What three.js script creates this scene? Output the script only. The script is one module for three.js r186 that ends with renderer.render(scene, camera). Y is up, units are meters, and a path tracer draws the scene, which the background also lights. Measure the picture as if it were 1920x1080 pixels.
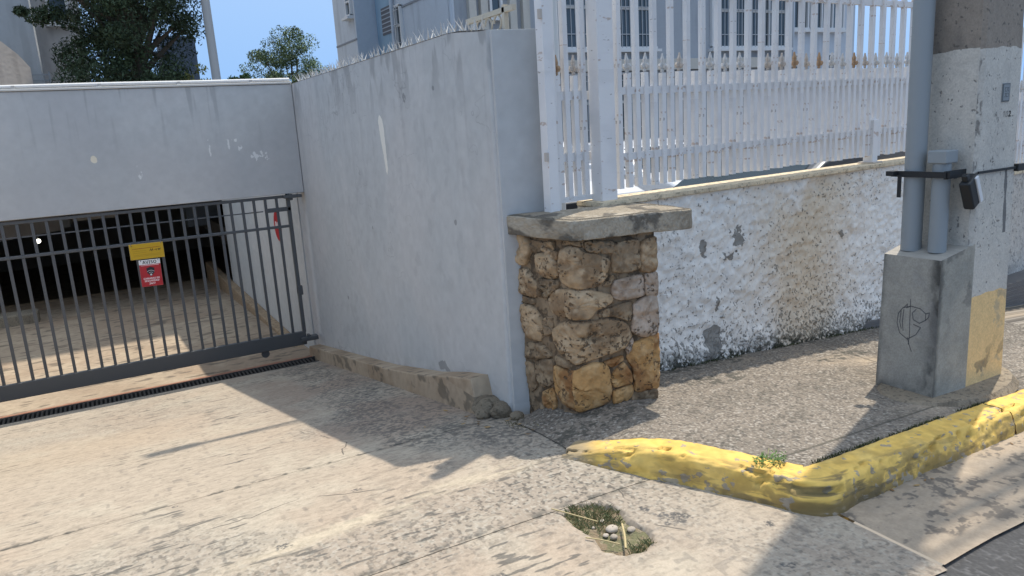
import * as THREE from 'three';
import { RoundedBoxGeometry } from 'three/addons/geometries/RoundedBoxGeometry.js';
import { mergeGeometries } from 'three/addons/utils/BufferGeometryUtils.js';

// ---------------------------------------------------------------- camera, sky, sun, exposure
const D2R = Math.PI / 180;
const scene = new THREE.Scene();
const camera = new THREE.PerspectiveCamera(42.18, 16 / 9, 0.05, 600);
camera.position.set(0, 1.72, 0);
camera.rotation.set(-12.4 * D2R, -28.5 * D2R, -3.5 * D2R, 'YXZ');

const sunDir = new THREE.Vector3(0.40, 1, -0.17).normalize();
const skyTex = (() => {
  const W = 512, H = 256, d = new Float32Array(W * H * 4), v = new THREE.Vector3();
  for (let j = 0; j < H; j++) for (let i = 0; i < W; i++) {
    const th = ((j + 0.5) / H - 0.5) * Math.PI, ph = ((i + 0.5) / W - 0.5) * 2 * Math.PI;
    v.set(Math.cos(th) * Math.cos(ph), Math.sin(th), Math.cos(th) * Math.sin(ph));
    const e = Math.max(0, Math.sin(th)), t = 1 - Math.pow(1 - e, 1.6);
    const c = v.dot(sunDir), g = 0.6 * Math.pow(Math.max(0, c), 40) + 0.50 * Math.pow(Math.max(0, c), 3);
    let r = 0.20 * (1 - t) + 0.36 * t + g, gg = 0.37 * (1 - t) + 0.455 * t + g * 0.96, b = 0.65 * (1 - t) + 0.61 * t + g * 0.86;
    if (th < 0) { r = 0.34; gg = 0.31; b = 0.27; }
    const k = (j * W + i) * 4; d[k] = r; d[k + 1] = gg; d[k + 2] = b; d[k + 3] = 1;
  }
  const t = new THREE.DataTexture(d, W, H, THREE.RGBAFormat, THREE.FloatType);
  t.mapping = THREE.EquirectangularReflectionMapping; t.magFilter = THREE.LinearFilter; t.minFilter = THREE.LinearFilter; t.needsUpdate = true;
  return t;
})();
scene.background = skyTex; scene.environment = skyTex;
const sun = new THREE.DirectionalLight(new THREE.Color().setRGB(1, 0.92, 0.80), 2.75);
sun.position.copy(sunDir).multiplyScalar(60); sun.target.position.set(2, 0, -6);
sun.position.add(sun.target.position);
sun.castShadow = true; sun.shadow.mapSize.set(4096, 4096); sun.shadow.radius = 1.2;
Object.assign(sun.shadow.camera, { left: -28, right: 28, top: 28, bottom: -28, near: 1, far: 140 });
scene.add(sun, sun.target);
const renderer = new THREE.WebGLRenderer({ antialias: true });
renderer.toneMapping = THREE.LinearToneMapping; renderer.toneMappingExposure = 1.5;
renderer.shadowMap.enabled = true;

// ---------------------------------------------------------------- helpers
let seed = 7;
const rnd = () => { seed = (seed * 1664525 + 1013904223) >>> 0; return seed / 4294967296; };
const rr = (a, b) => a + (b - a) * rnd();
const NT = new Float32Array(65536); { const s0 = seed; seed = 99; for (let i = 0; i < 65536; i++) NT[i] = rnd(); seed = s0; }
function vn(x, y) {
  const xi = Math.floor(x), yi = Math.floor(y); let fx = x - xi, fy = y - yi;
  fx = fx * fx * (3 - 2 * fx); fy = fy * fy * (3 - 2 * fy);
  const a = xi & 255, b = (xi + 1) & 255, c = (yi & 255) << 8, d = ((yi + 1) & 255) << 8;
  const p = NT[a | c], q = NT[b | c], r = NT[a | d], s = NT[b | d];
  return p + (q - p) * fx + (r - p) * fy + (p - q - r + s) * fx * fy;
}
function fbm(x, y, o = 4) { let s = 0, a = 0.5, n = 0; for (let i = 0; i < o; i++) { s += a * vn(x, y); n += a; a *= 0.5; const q = x * 1.64 - y * 1.2 + 17.3; y = x * 1.2 + y * 1.64 + 9.1; x = q; } return s / n; }
const ss = (a, b, x) => { const t = Math.min(1, Math.max(0, (x - a) / (b - a))); return t * t * (3 - 2 * t); };
const mixc = (o, c, t) => { o[0] += (c[0] - o[0]) * t; o[1] += (c[1] - o[1]) * t; o[2] += (c[2] - o[2]) * t; };
const LUT = new Uint8Array(4097); for (let i = 0; i <= 4096; i++) { const l = i / 4096; LUT[i] = Math.round(255 * (l <= 0.0031308 ? 12.92 * l : 1.055 * Math.pow(l, 1 / 2.4) - 0.055)); }
const enc = l => LUT[Math.min(4096, Math.max(0, l * 4096 | 0))];
// colour + bump textures from one function fn(u, v, col) -> height ; colours are linear base colours
function surf(W, H, fn, repeat = false) {
  const c = new Uint8Array(W * H * 4), b = new Uint8Array(W * H * 4), col = [0, 0, 0];
  for (let j = 0; j < H; j++) for (let i = 0; i < W; i++) {
    const h = fn((i + 0.5) / W, (j + 0.5) / H, col), k = (j * W + i) * 4;
    c[k] = enc(col[0]); c[k + 1] = enc(col[1]); c[k + 2] = enc(col[2]); c[k + 3] = 255;
    const q = Math.min(255, Math.max(0, h * 255)); b[k] = b[k + 1] = b[k + 2] = q; b[k + 3] = 255;
  }
  const mk = (a, s) => { const t = new THREE.DataTexture(a, W, H, THREE.RGBAFormat); t.magFilter = THREE.LinearFilter; t.minFilter = THREE.LinearMipmapLinearFilter; t.generateMipmaps = true; t.colorSpace = s ? THREE.SRGBColorSpace : THREE.NoColorSpace; if (repeat) t.wrapS = t.wrapT = THREE.RepeatWrapping; t.needsUpdate = true; return t; };
  return { map: mk(c, true), bumpMap: mk(b, false) };
}
const lin = (r, g, b) => new THREE.Color().setRGB(r, g, b);
function std(o) { return new THREE.MeshStandardMaterial({ roughness: 0.9, metalness: 0, ...o }); }
// metric uv by dominant normal (flat-faced things)
function muv(g, s = 1, ou = 0, ov = 0) {
  if (g.index) g = g.toNonIndexed();
  const p = g.attributes.position, n = g.attributes.normal, uv = new Float32Array(p.count * 2);
  for (let i = 0; i < p.count; i++) {
    const ax = Math.abs(n.getX(i)), ay = Math.abs(n.getY(i)), az = Math.abs(n.getZ(i));
    let u, v; if (ay >= ax && ay >= az) { u = p.getX(i); v = p.getZ(i); } else if (ax >= az) { u = p.getZ(i); v = p.getY(i); } else { u = p.getX(i); v = p.getY(i); }
    uv[2 * i] = u * s + ou; uv[2 * i + 1] = v * s + ov;
  }
  g.setAttribute('uv', new THREE.BufferAttribute(uv, 2)); return g;
}
const box = (w, h, d, x = 0, y = 0, z = 0) => new THREE.BoxGeometry(w, h, d).translate(x, y, z);
const rbox = (w, h, d, r, x = 0, y = 0, z = 0) => new RoundedBoxGeometry(w, h, d, 2, r).translate(x, y, z);
const cyl = (r0, r1, h, n = 14, x = 0, y = 0, z = 0) => new THREE.CylinderGeometry(r0, r1, h, n).translate(x, y, z);
function clean(g) { if (g.index) g = g.toNonIndexed(); for (const k of Object.keys(g.attributes)) if (!['position', 'normal', 'uv'].includes(k)) g.deleteAttribute(k); return g; }
const merge = a => mergeGeometries(a.map(clean));
const taken = {};
const numbered = n => { taken[n] = (taken[n] ?? -1) + 1; return taken[n] ? `${n}_${String(taken[n]).padStart(3, '0')}` : n; };
function mesh(name, g, m, parent) { const o = new THREE.Mesh(Array.isArray(g) ? merge(g) : g, m); o.name = parent ? name : numbered(name); o.castShadow = o.receiveShadow = true; (parent || scene).add(o); return o; }
function tag(o, label, category, group) { o.userData.label = label; o.userData.category = category; if (group) o.userData.group = group; return o; }
function struct(name, g, m, label) { const o = mesh(name, g, m); o.userData.kind = 'structure'; if (label) o.userData.label = label; return o; }
function thing(name, label, category, pos = [0, 0, 0], ry = 0, group) { const o = new THREE.Group(); o.name = numbered(name); o.position.set(...pos); o.rotation.y = ry; scene.add(o); return tag(o, label, category, group); }
function structG(name, label) { const o = new THREE.Group(); o.name = numbered(name); o.userData.kind = 'structure'; if (label) o.userData.label = label; scene.add(o); return o; }
// grid surface from fn(u,v)->[x,y,z], optional uv fn(p)->[u,v]
function grid(nu, nv, fn, uvf) {
  const P = [], U = [], I = [];
  for (let j = 0; j <= nv; j++) for (let i = 0; i <= nu; i++) { const p = fn(i / nu, j / nv); P.push(...p); U.push(...(uvf ? uvf(p) : [i / nu, j / nv])); }
  for (let j = 0; j < nv; j++) for (let i = 0; i < nu; i++) { const a = j * (nu + 1) + i, b = a + 1, c = a + nu + 1, d = c + 1; I.push(a, b, c, b, d, c); }
  const g = new THREE.BufferGeometry(); g.setAttribute('position', new THREE.Float32BufferAttribute(P, 3)); g.setAttribute('uv', new THREE.Float32BufferAttribute(U, 2)); g.setIndex(I); g.computeVertexNormals(); return g;
}
function canvasTex(w, h, draw) { const c = document.createElement('canvas'); c.width = w; c.height = h; const x = c.getContext('2d'); draw(x, w, h); const t = new THREE.CanvasTexture(c); t.colorSpace = THREE.SRGBColorSpace; t.anisotropy = 8; return t; }
function tube(pts, r, seg = 8, n = 24) { return new THREE.TubeGeometry(new THREE.CatmullRomCurve3(pts.map(p => new THREE.Vector3(...p))), n, r, seg, false); }
function taper(a, b, ra, rb, n = 8) { const A = new THREE.Vector3(...a), B = new THREE.Vector3(...b), d = B.clone().sub(A), L = d.length(); const g = new THREE.CylinderGeometry(rb, ra, L, n, 1); g.translate(0, L / 2, 0); g.applyQuaternion(new THREE.Quaternion().setFromUnitVectors(new THREE.Vector3(0, 1, 0), d.normalize())); g.translate(...a); return g; }

// ---------------------------------------------------------------- ground heights
const softneg = (x, k) => -k * Math.log(1 + Math.exp(-x / k));       // ~ min(0, x)
const rampY = z => z > -8.9 ? 0.165 * softneg(z + 3.48, 0.12) : -0.894 + 0.045 * (z + 8.9);
const streetY = x => 0.082 * softneg(2.1 - Math.min(x, 16), 0.15);
const walkY = x => 0.05 - 0.082 * (Math.min(x, 16) - 3.13);
const walkH = (x, z) => { const g0 = groundY(x, z) + 0.016, d = Math.hypot((x - 1.98) * 1.0, Math.max(0, z + 3.15) * 1.0); return g0 + (walkY(x) - g0) * ss(-0.05, 0.62, d); };
const FA = 4.5 * D2R, FC = Math.cos(FA), FS = Math.sin(FA);
const fp = (s, n = 0) => [3.13 + s * FC + n * FS, -3.734 - s * FS + n * FC]; // along the fence line, n towards the street

// ---------------------------------------------------------------- driveway
const segd = (x, z, pts) => { let m = 1e9; for (let i = 0; i < pts.length - 1; i++) { const [ax, az] = pts[i], [bx, bz] = pts[i + 1], dx = bx - ax, dz = bz - az; const t = Math.min(1, Math.max(0, ((x - ax) * dx + (z - az) * dz) / (dx * dx + dz * dz))); m = Math.min(m, Math.hypot(x - ax - t * dx, z - az - t * dz)); } return m; };
const soilOut = [[1.60, -2.61], [1.68, -2.645], [1.76, -2.61], [1.84, -2.51], [1.81, -2.40], [1.83, -2.28], [1.80, -2.21], [1.72, -2.17], [1.63, -2.18], [1.57, -2.27], [1.60, -2.36], [1.59, -2.48]];
const inPoly = (x, y, P) => { let r = false; for (let i = 0, j = P.length - 1; i < P.length; j = i++) { const [a, b] = P[i], [c, d] = P[j]; if ((b > y) !== (d > y) && x < (c - a) * (y - b) / (d - b) + a) r = !r; } return r; };
const DX0 = -4, DX1 = 2.7, DZ0 = -8.5, DZ1 = -1.35;
const cracks = [[[-0.2, -3.55], [0.3, -3.42], [0.62, -3.5], [1.05, -3.3]], [[0.95, -4.9], [1.1, -4.4], [1.02, -4.0]], [[1.95, -2.62], [1.88, -2.3], [2.05, -2.05]], [[-1.2, -3.2], [-0.5, -3.0], [0.1, -2.7], [0.6, -2.66]]];
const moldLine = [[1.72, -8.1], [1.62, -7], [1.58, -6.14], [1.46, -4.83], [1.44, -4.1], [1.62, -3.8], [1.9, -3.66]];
const tarBlobs = [[1.99, -2.3, 0.07], [0.47, -3.07, 0.035], [2.11, -1.78, 0.04], [1.93, -2.43, 0.03], [2.3, -2.05, 0.03], [0.9, -3.4, 0.025], [1.15, -2.35, 0.03], [1.3, -2.1, 0.025], [0.1, -3.9, 0.02]];
const driveTex = surf(2048, 2048, (u, v, c) => {
  const x = DX0 + u * (DX1 - DX0), z = DZ0 + v * (DZ1 - DZ0);
  const lo = fbm(x * 0.8 + 3, z * 0.8, 4), mid = fbm(x * 4, z * 4 + 20, 4), fi = fbm(x * 38 + 7, z * 38, 3), gr = vn(x * 210, z * 210);
  c[0] = 0.52; c[1] = 0.41; c[2] = 0.30;
  mixc(c, [0.50, 0.36, 0.25], ss(0.45, 0.72, lo) * 0.5);
  mixc(c, [0.60, 0.50, 0.37], ss(0.5, 0.75, mid) * 0.45);
  let h = 0.55 + (fi - 0.5) * 0.25 + (mid - 0.5) * 0.2;
  // worn, exposed aggregate zones
  const rough = Math.min(1, ss(0.42, 0.62, fbm(x * 0.9 + 40, z * 1.3 + 11, 4)) * 0.65 + Math.exp(-Math.pow((z + 2.85 + 0.15 * (x - 1.4)) / 0.32, 2)) * ss(0.1, 1.1, x) * 0.9) * (z > -6 ? 1 : 0.45);
  const pit = ss(0.56, 0.7, fbm(x * 60, z * 60 + 5, 2));
  mixc(c, [0.30, 0.265, 0.22], rough * 0.42);
  mixc(c, [0.07, 0.065, 0.055], pit * rough * 0.62);
  mixc(c, [0.66, 0.58, 0.46], ss(0.62, 0.74, vn(x * 75 + 3, z * 75)) * rough * 0.35);
  h -= pit * rough * 0.35;
  // dashes scraped along the slope of the broom finish
  const da = ss(0.66, 0.74, fbm(x * 9, z * 42, 3)) * ss(0.45, 0.6, fbm(x * 1.7 + 9, z * 1.7, 3));
  mixc(c, [0.11, 0.10, 0.085], da * 0.75); h -= da * 0.4;
  const spk = ss(0.80, 0.9, vn(x * 30 + 50, z * 30)); mixc(c, [0.16, 0.14, 0.12], spk * 0.35);
  // pale cement smear
  const sm = Math.exp(-Math.pow((z + 3.08 + 0.06 * (x - 0.9) + 0.1 * (vn(x * 3, 4) - 0.5)) / 0.055, 2)) * ss(0.0, 0.5, x) * ss(2.1, 1.5, x) * ss(0.3, 0.55, fbm(x * 5, z * 20, 3));
  mixc(c, [0.66, 0.53, 0.37], sm * 0.8);
  // sandy wash in the low part near the gate
  mixc(c, [0.53, 0.40, 0.27], ss(0.4, 0.7, fbm(x * 0.6, z * 0.7 + 60, 3)) * ss(-4.6, -6.5, z) * 0.6);
  // black algae along the wall foot
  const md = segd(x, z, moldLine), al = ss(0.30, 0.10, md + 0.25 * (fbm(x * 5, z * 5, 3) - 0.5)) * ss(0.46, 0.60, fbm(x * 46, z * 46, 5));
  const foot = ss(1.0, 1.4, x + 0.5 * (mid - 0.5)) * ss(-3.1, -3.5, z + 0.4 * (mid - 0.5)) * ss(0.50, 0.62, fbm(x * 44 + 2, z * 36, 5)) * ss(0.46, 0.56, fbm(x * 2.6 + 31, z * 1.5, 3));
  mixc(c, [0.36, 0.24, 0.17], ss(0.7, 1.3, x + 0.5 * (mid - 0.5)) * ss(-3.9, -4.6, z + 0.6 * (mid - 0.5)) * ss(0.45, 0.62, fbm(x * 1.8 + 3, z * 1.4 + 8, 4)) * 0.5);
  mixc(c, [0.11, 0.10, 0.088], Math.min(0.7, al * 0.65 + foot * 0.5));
  // cracks and slab joints filled with dirt
  const wob = 0.02 * (fbm(x * 7, z * 7, 3) - 0.5) * 2, wob2 = 0.012 * (vn(x * 30, z * 30) - 0.5);
  for (const k of cracks) { const d = segd(x + wob * 2, z + wob * 2 + wob2, k); if (d < 0.03) { const t = ss(0.006, 0.001, d) * ss(0.3, 0.5, vn(x * 9, z * 9 + 3)); mixc(c, [0.09, 0.08, 0.065], t * 0.85); h -= t * 0.5; } }
  for (const jz of [-3.96, -2.65]) { const d = Math.abs(z - jz + wob * 0.6); const t = ss(0.05, 0.0, d) * ss(0.42, 0.66, fbm(x * 24, z * 24 + jz, 3)); mixc(c, [0.10, 0.092, 0.075], t * 0.8); h -= t * 0.3; }
  for (const [bx, bz, r] of tarBlobs) { const d = Math.hypot(x - bx, (z - bz) * 1.3) / r + (fbm(x * 40, z * 40, 4) - 0.5) * 2.2; const t = ss(1.05, 0.6, d) * ss(0.25, 0.6, fbm(x * 120, z * 120, 2)); mixc(c, [0.07, 0.07, 0.07], t * 0.8); h += t * 0.15; }
  const sc = fbm(x * 20 + 3, z * 52, 3), n = (0.86 + 0.16 * gr + 0.16 * (fi - 0.5)) * (0.95 + 0.13 * ss(0.3, 0.62, sc) - 0.13 * ss(0.60, 0.72, fbm(x * 40, z * 90 + 9, 2))); c[0] *= n * 0.80; c[1] *= n * 0.85; c[2] *= n * 0.90;
  return h + (gr - 0.5) * 0.12 + (sc - 0.5) * 0.3;
});
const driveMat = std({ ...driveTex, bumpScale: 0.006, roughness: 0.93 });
const driveUV = p => [(p[0] - DX0) / (DX1 - DX0), (p[2] - DZ0) / (DZ1 - DZ0)];
const groundY = (x, z) => rampY(z) + streetY(x);
{
  const d = structG('driveway', 'sloping concrete driveway in front of the gate');
  const hole = (x, z) => { if (x < 1.5 || x > 1.9 || z < -2.7 || z > -2.1) return 0; let d = 1e9; for (let i = 0; i < soilOut.length; i++) d = Math.min(d, segd(x, z, [soilOut[i], soilOut[(i + 1) % soilOut.length]])); return inPoly(x, z, soilOut) ? ss(-0.004, 0.022, d + 0.012 * (fbm(x * 60, z * 60, 3) - 0.5)) : 0; };
  const edges = [[-8.30, -3.960], [-3.956, -2.651], [-2.647, -1.47]];
  for (const [z0, z1] of edges) {
    const nv = Math.round((z1 - z0) / 0.05);
    const fine = z1 > -2;
    const g = grid(fine ? 420 : 110, fine ? 75 : nv, (u, v) => { const x = DX0 + 0.02 + (fine ? 1 - Math.pow(1 - u, 1.0) : u) * (2.62 - DX0 - 0.02), z = z1 + v * (z0 - z1); return [x, groundY(x, z) + 0.006 * (fbm(x * 3, z * 3, 3) - 0.5) - (v === 0 || v === 1 ? 0.004 : 0) - (fine ? 0.05 * hole(x, z) : 0), z]; }, driveUV);
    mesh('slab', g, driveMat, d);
  }
  const g2 = grid(30, 60, (u, v) => { const x = DX0 + 0.02 + u * 6.6, z = -1.47 + v * (-8.3 + 1.47); return [x, groundY(x, z) - (x > 1.2 && z > -3 ? 0.08 : 0.014), z]; });
  mesh('subbase', g2, std({ color: lin(0.13, 0.11, 0.085) }), d);
}

// generic concrete (tileable enough at these sizes), 2 m per repeat
const concTex = surf(1024, 1024, (u, v, c) => {
  const x = u * 2, z = v * 2, w = Math.min(u, 1 - u, v, 1 - v), lo = fbm(x * 2, z * 2, 4), fi = fbm(x * 30, z * 30, 3), gr = vn(x * 180, z * 180);
  c[0] = 0.42; c[1] = 0.38; c[2] = 0.32; mixc(c, [0.28, 0.25, 0.21], ss(0.45, 0.75, lo) * 0.6); mixc(c, [0.1, 0.09, 0.08], ss(0.62, 0.72, fbm(x * 45, z * 45, 2)) * 0.5);
  const n = 0.88 + 0.2 * (gr - 0.5) + 0.3 * (fi - 0.5); c[0] *= n; c[1] *= n; c[2] *= n; return 0.5 + (fi - 0.5) * 0.5 + (gr - 0.5) * 0.2;
}, true);
const concMat = (tint = [1, 1, 1], bs = 0.004) => std({ ...concTex, bumpScale: bs, color: lin(...tint), roughness: 0.92 });

// garage ramp floor beyond the gate
const floorTex = surf(640, 1280, (u, v, c) => {
  const x = -4 + u * 6.2, z = -8.5 - v * 12, lo = fbm(x, z, 4), fi = fbm(x * 24, z * 24, 3), gr = vn(x * 140, z * 140);
  c[0] = 0.47; c[1] = 0.36; c[2] = 0.25; mixc(c, [0.38, 0.27, 0.18], ss(0.42, 0.7, lo) * 0.7); mixc(c, [0.58, 0.46, 0.32], ss(0.55, 0.75, fbm(x * 3, z * 3, 4)) * 0.5);
  const da = ss(0.63, 0.72, fbm(x * 5, z * 14, 3)); mixc(c, [0.14, 0.11, 0.08], da * 0.7);
  const red = ss(-8.93, -8.87, z) * ss(0.25, 0.5, fbm(x * 14, z * 30, 3)); mixc(c, [0.42, 0.16, 0.09], red * 0.75);
  const n = 0.86 + 0.2 * gr + 0.3 * (fi - 0.5); c[0] *= n * 0.84; c[1] *= n * 0.87; c[2] *= n * 0.9; return 0.55 + (fi - 0.5) * 0.6 - da * 0.4;
});
struct('garage_floor', grid(60, 120, (u, v) => { const x = -4 + u * 6.2, z = -8.5 - v * 9.6; return [x, rampY(z) + 0.012 * (fbm(x * 2, z * 2, 3) - 0.5), z]; }, p => [(p[0] + 4) / 6.2, (-8.5 - p[2]) / 12]), std({ ...floorTex, bumpScale: 0.006 }), 'worn concrete ramp floor behind the gate');

// street: asphalt, gutter, ground
const asphTex = surf(768, 768, (u, v, c) => { const x = u * 2, z = v * 2, a = vn(x * 110, z * 110), b = vn(x * 60 + 9, z * 60), lo = fbm(x * 2, z * 2, 3); const g = 0.045 + 0.05 * a * b + 0.03 * ss(0.7, 0.9, b) + 0.02 * lo; c[0] = g * 1.02; c[1] = g; c[2] = g * 1.0; return 0.3 + 0.6 * a * b; }, true);
struct('road', grid(60, 30, (u, v) => { const x = -80 + 160 * (u < 0.5 ? 0.5 - 0.5 * Math.pow(1 - 2 * u, 2) : 0.5 + 0.5 * Math.pow(2 * u - 1, 2)) + 2, z = -1.478 - (x > 2.6 ? 0.18 * Math.min(1, (x - 2.6) / 0.9) + 0.02 * Math.min(12, x - 2.6) : 0) * Math.max(0, 1 - v * 30) + v * v * 60; return [x, streetY(x) - 0.012, z]; }, p => [p[0] / 2, p[2] / 2]), std({ ...asphTex, bumpScale: 0.008, roughness: 0.95 }), 'dark asphalt road');
const kerbZ = x => -2.0 - 0.0787 * (x - 2.62);      // foot line of the road kerb
{
  const gt = surf(768, 256, (u, v, c) => { const x = 2.6 + u * 5, z = v * 0.8, fi = fbm(x * 30, z * 30, 3), lo = fbm(x * 1.5, z * 3, 4); c[0] = 0.42; c[1] = 0.335; c[2] = 0.245; mixc(c, [0.25, 0.22, 0.18], ss(0.4, 0.7, lo) * 0.7);
    mixc(c, [0.09, 0.08, 0.07], ss(0.5, 0.58, fbm(x * 3 + 2, z * 5 + 3, 3)) * ss(0.45, 0.58, fbm(x * 30, z * 30, 4)) * 0.75); mixc(c, [0.10, 0.09, 0.08], ss(0.64, 0.74, fbm(x * 12, z * 30 + 5, 5)) * ss(0.35, 0.6, vn(x * 60, z * 60)) * 0.7); const n = 0.85 + 0.3 * (fi - 0.5) + 0.15 * vn(x * 150, z * 150); c[0] *= n; c[1] *= n; c[2] *= n; return fi; });
  struct('gutter', grid(70, 12, (u, v) => { const x = 2.632 + u * 14, z = kerbZ(x) - 0.05 + v * (0.58 + 0.02 * (vn(x * 3, 1) - 0.5)) - 0.02; return [x, streetY(x) + 0.004 + 0.006 * (fbm(x * 4, z * 4, 2) - 0.5), z]; }, p => [(p[0] - 2.6) / 5, (p[2] - kerbZ(p[0]) + 0.07) / 0.8]), std({ ...gt, bumpScale: 0.005 }), 'concrete gutter strip between yellow kerb and asphalt');
}
{ // ground beyond: left block, plaza behind the fence, far ground
  const q = (x0, x1, z0, z1, y) => grid(4, 4, (u, v) => [x0 + u * (x1 - x0), y, z1 + v * (z0 - z1)], p => [p[0] / 2, p[2] / 2]);
  struct('ground', [q(-200, -4.25, -200, -1.5, -0.02), q(-4.25, 30, -200, -32, 0.2), q(30, 200, -200, -4, -1.2)], concMat([0.85, 0.85, 0.85]), 'open ground around the block');
  struct('parking_plaza', box(40, 0.3, 28.2, 22.3, -0.25, -18), std({ ...asphTex, color: lin(2.2, 2.15, 2.1), bumpScale: 0.006 }), 'worn asphalt car park behind the fence');
}

// ---------------------------------------------------------------- sidewalk
{
  const swT = surf(1536, 1024, (u, v, c) => {
    const x = 1.9 + u * 5, z = -4.2 + v * 2.2, lo = fbm(x * 1.6, z * 1.6 + 30, 4), fi = fbm(x * 45, z * 45, 2), gr = vn(x * 170, z * 170);
    c[0] = 0.235; c[1] = 0.20; c[2] = 0.16; mixc(c, [0.14, 0.122, 0.10], ss(0.42, 0.7, lo) * 0.7);
    mixc(c, [0.46, 0.42, 0.36], ss(0.66, 0.8, vn(x * 95, z * 95)) * 0.6); mixc(c, [0.05, 0.045, 0.04], ss(0.6, 0.72, vn(x * 80 + 7, z * 80)) * 0.55);
    mixc(c, [0.46, 0.37, 0.27], ss(0.52, 0.66, fbm(x * 1.1 + 5, z * 2.4, 4)) * ss(3.4, 4.4, x) * 0.75);
    const wl = (-3.734 - (x - 3.13) * 0.0787) - z; mixc(c, [0.05, 0.05, 0.04], ss(0.52, 0.6, fbm(x * 2.4 + 8, z * 7, 3)) * ss(0.45, 0.58, fbm(x * 34, z * 34, 4)) * (wl > -0.5 ? 0.7 : 0.3));
    const jn = Math.min(Math.abs(x - 4.62 + 0.1 * (z + 3)), Math.abs(z - (-2.32 - 0.0787 * (x - 2.62)))); const t = ss(0.012, 0.004, jn); mixc(c, [0.07, 0.065, 0.05], t * 0.7);
    const n = 0.82 + 0.3 * gr; c[0] *= n; c[1] *= n; c[2] *= n; return 0.45 + (fi - 0.5) * 0.4 + (gr - 0.5) * 0.5 - t * 0.4;
  });
  const zi = x => kerbZ(x) - 0.17;
  const g = grid(130, 40, (u, v) => {
    const v0 = v; const zc = -3.9 + v0 * (3.9 - 2.17);
    const left = zc < -3.08 ? 1.99 : 1.99 + (zc + 3.08) / (3.08 - 2.17) * (2.70 - 1.99);
    const x = left + Math.pow(u, 1.5) * (16 - left);
    const zt = fp((x - 3.13) / FC, -0.1)[1], z = zt + v0 * (zi(x) - zt);
    return [x, walkH(x, z) - 0.012 + 0.008 * (fbm(x * 3, z * 3, 3) - 0.5), z];
  }, p => [(p[0] - 1.9) / 5, (p[2] + 4.2) / 2.2]);
  struct('sidewalk', g, std({ ...swT, bumpScale: 0.007, roughness: 0.95 }), 'rough dark concrete sidewalk between stucco wall and yellow kerb');
}
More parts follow.
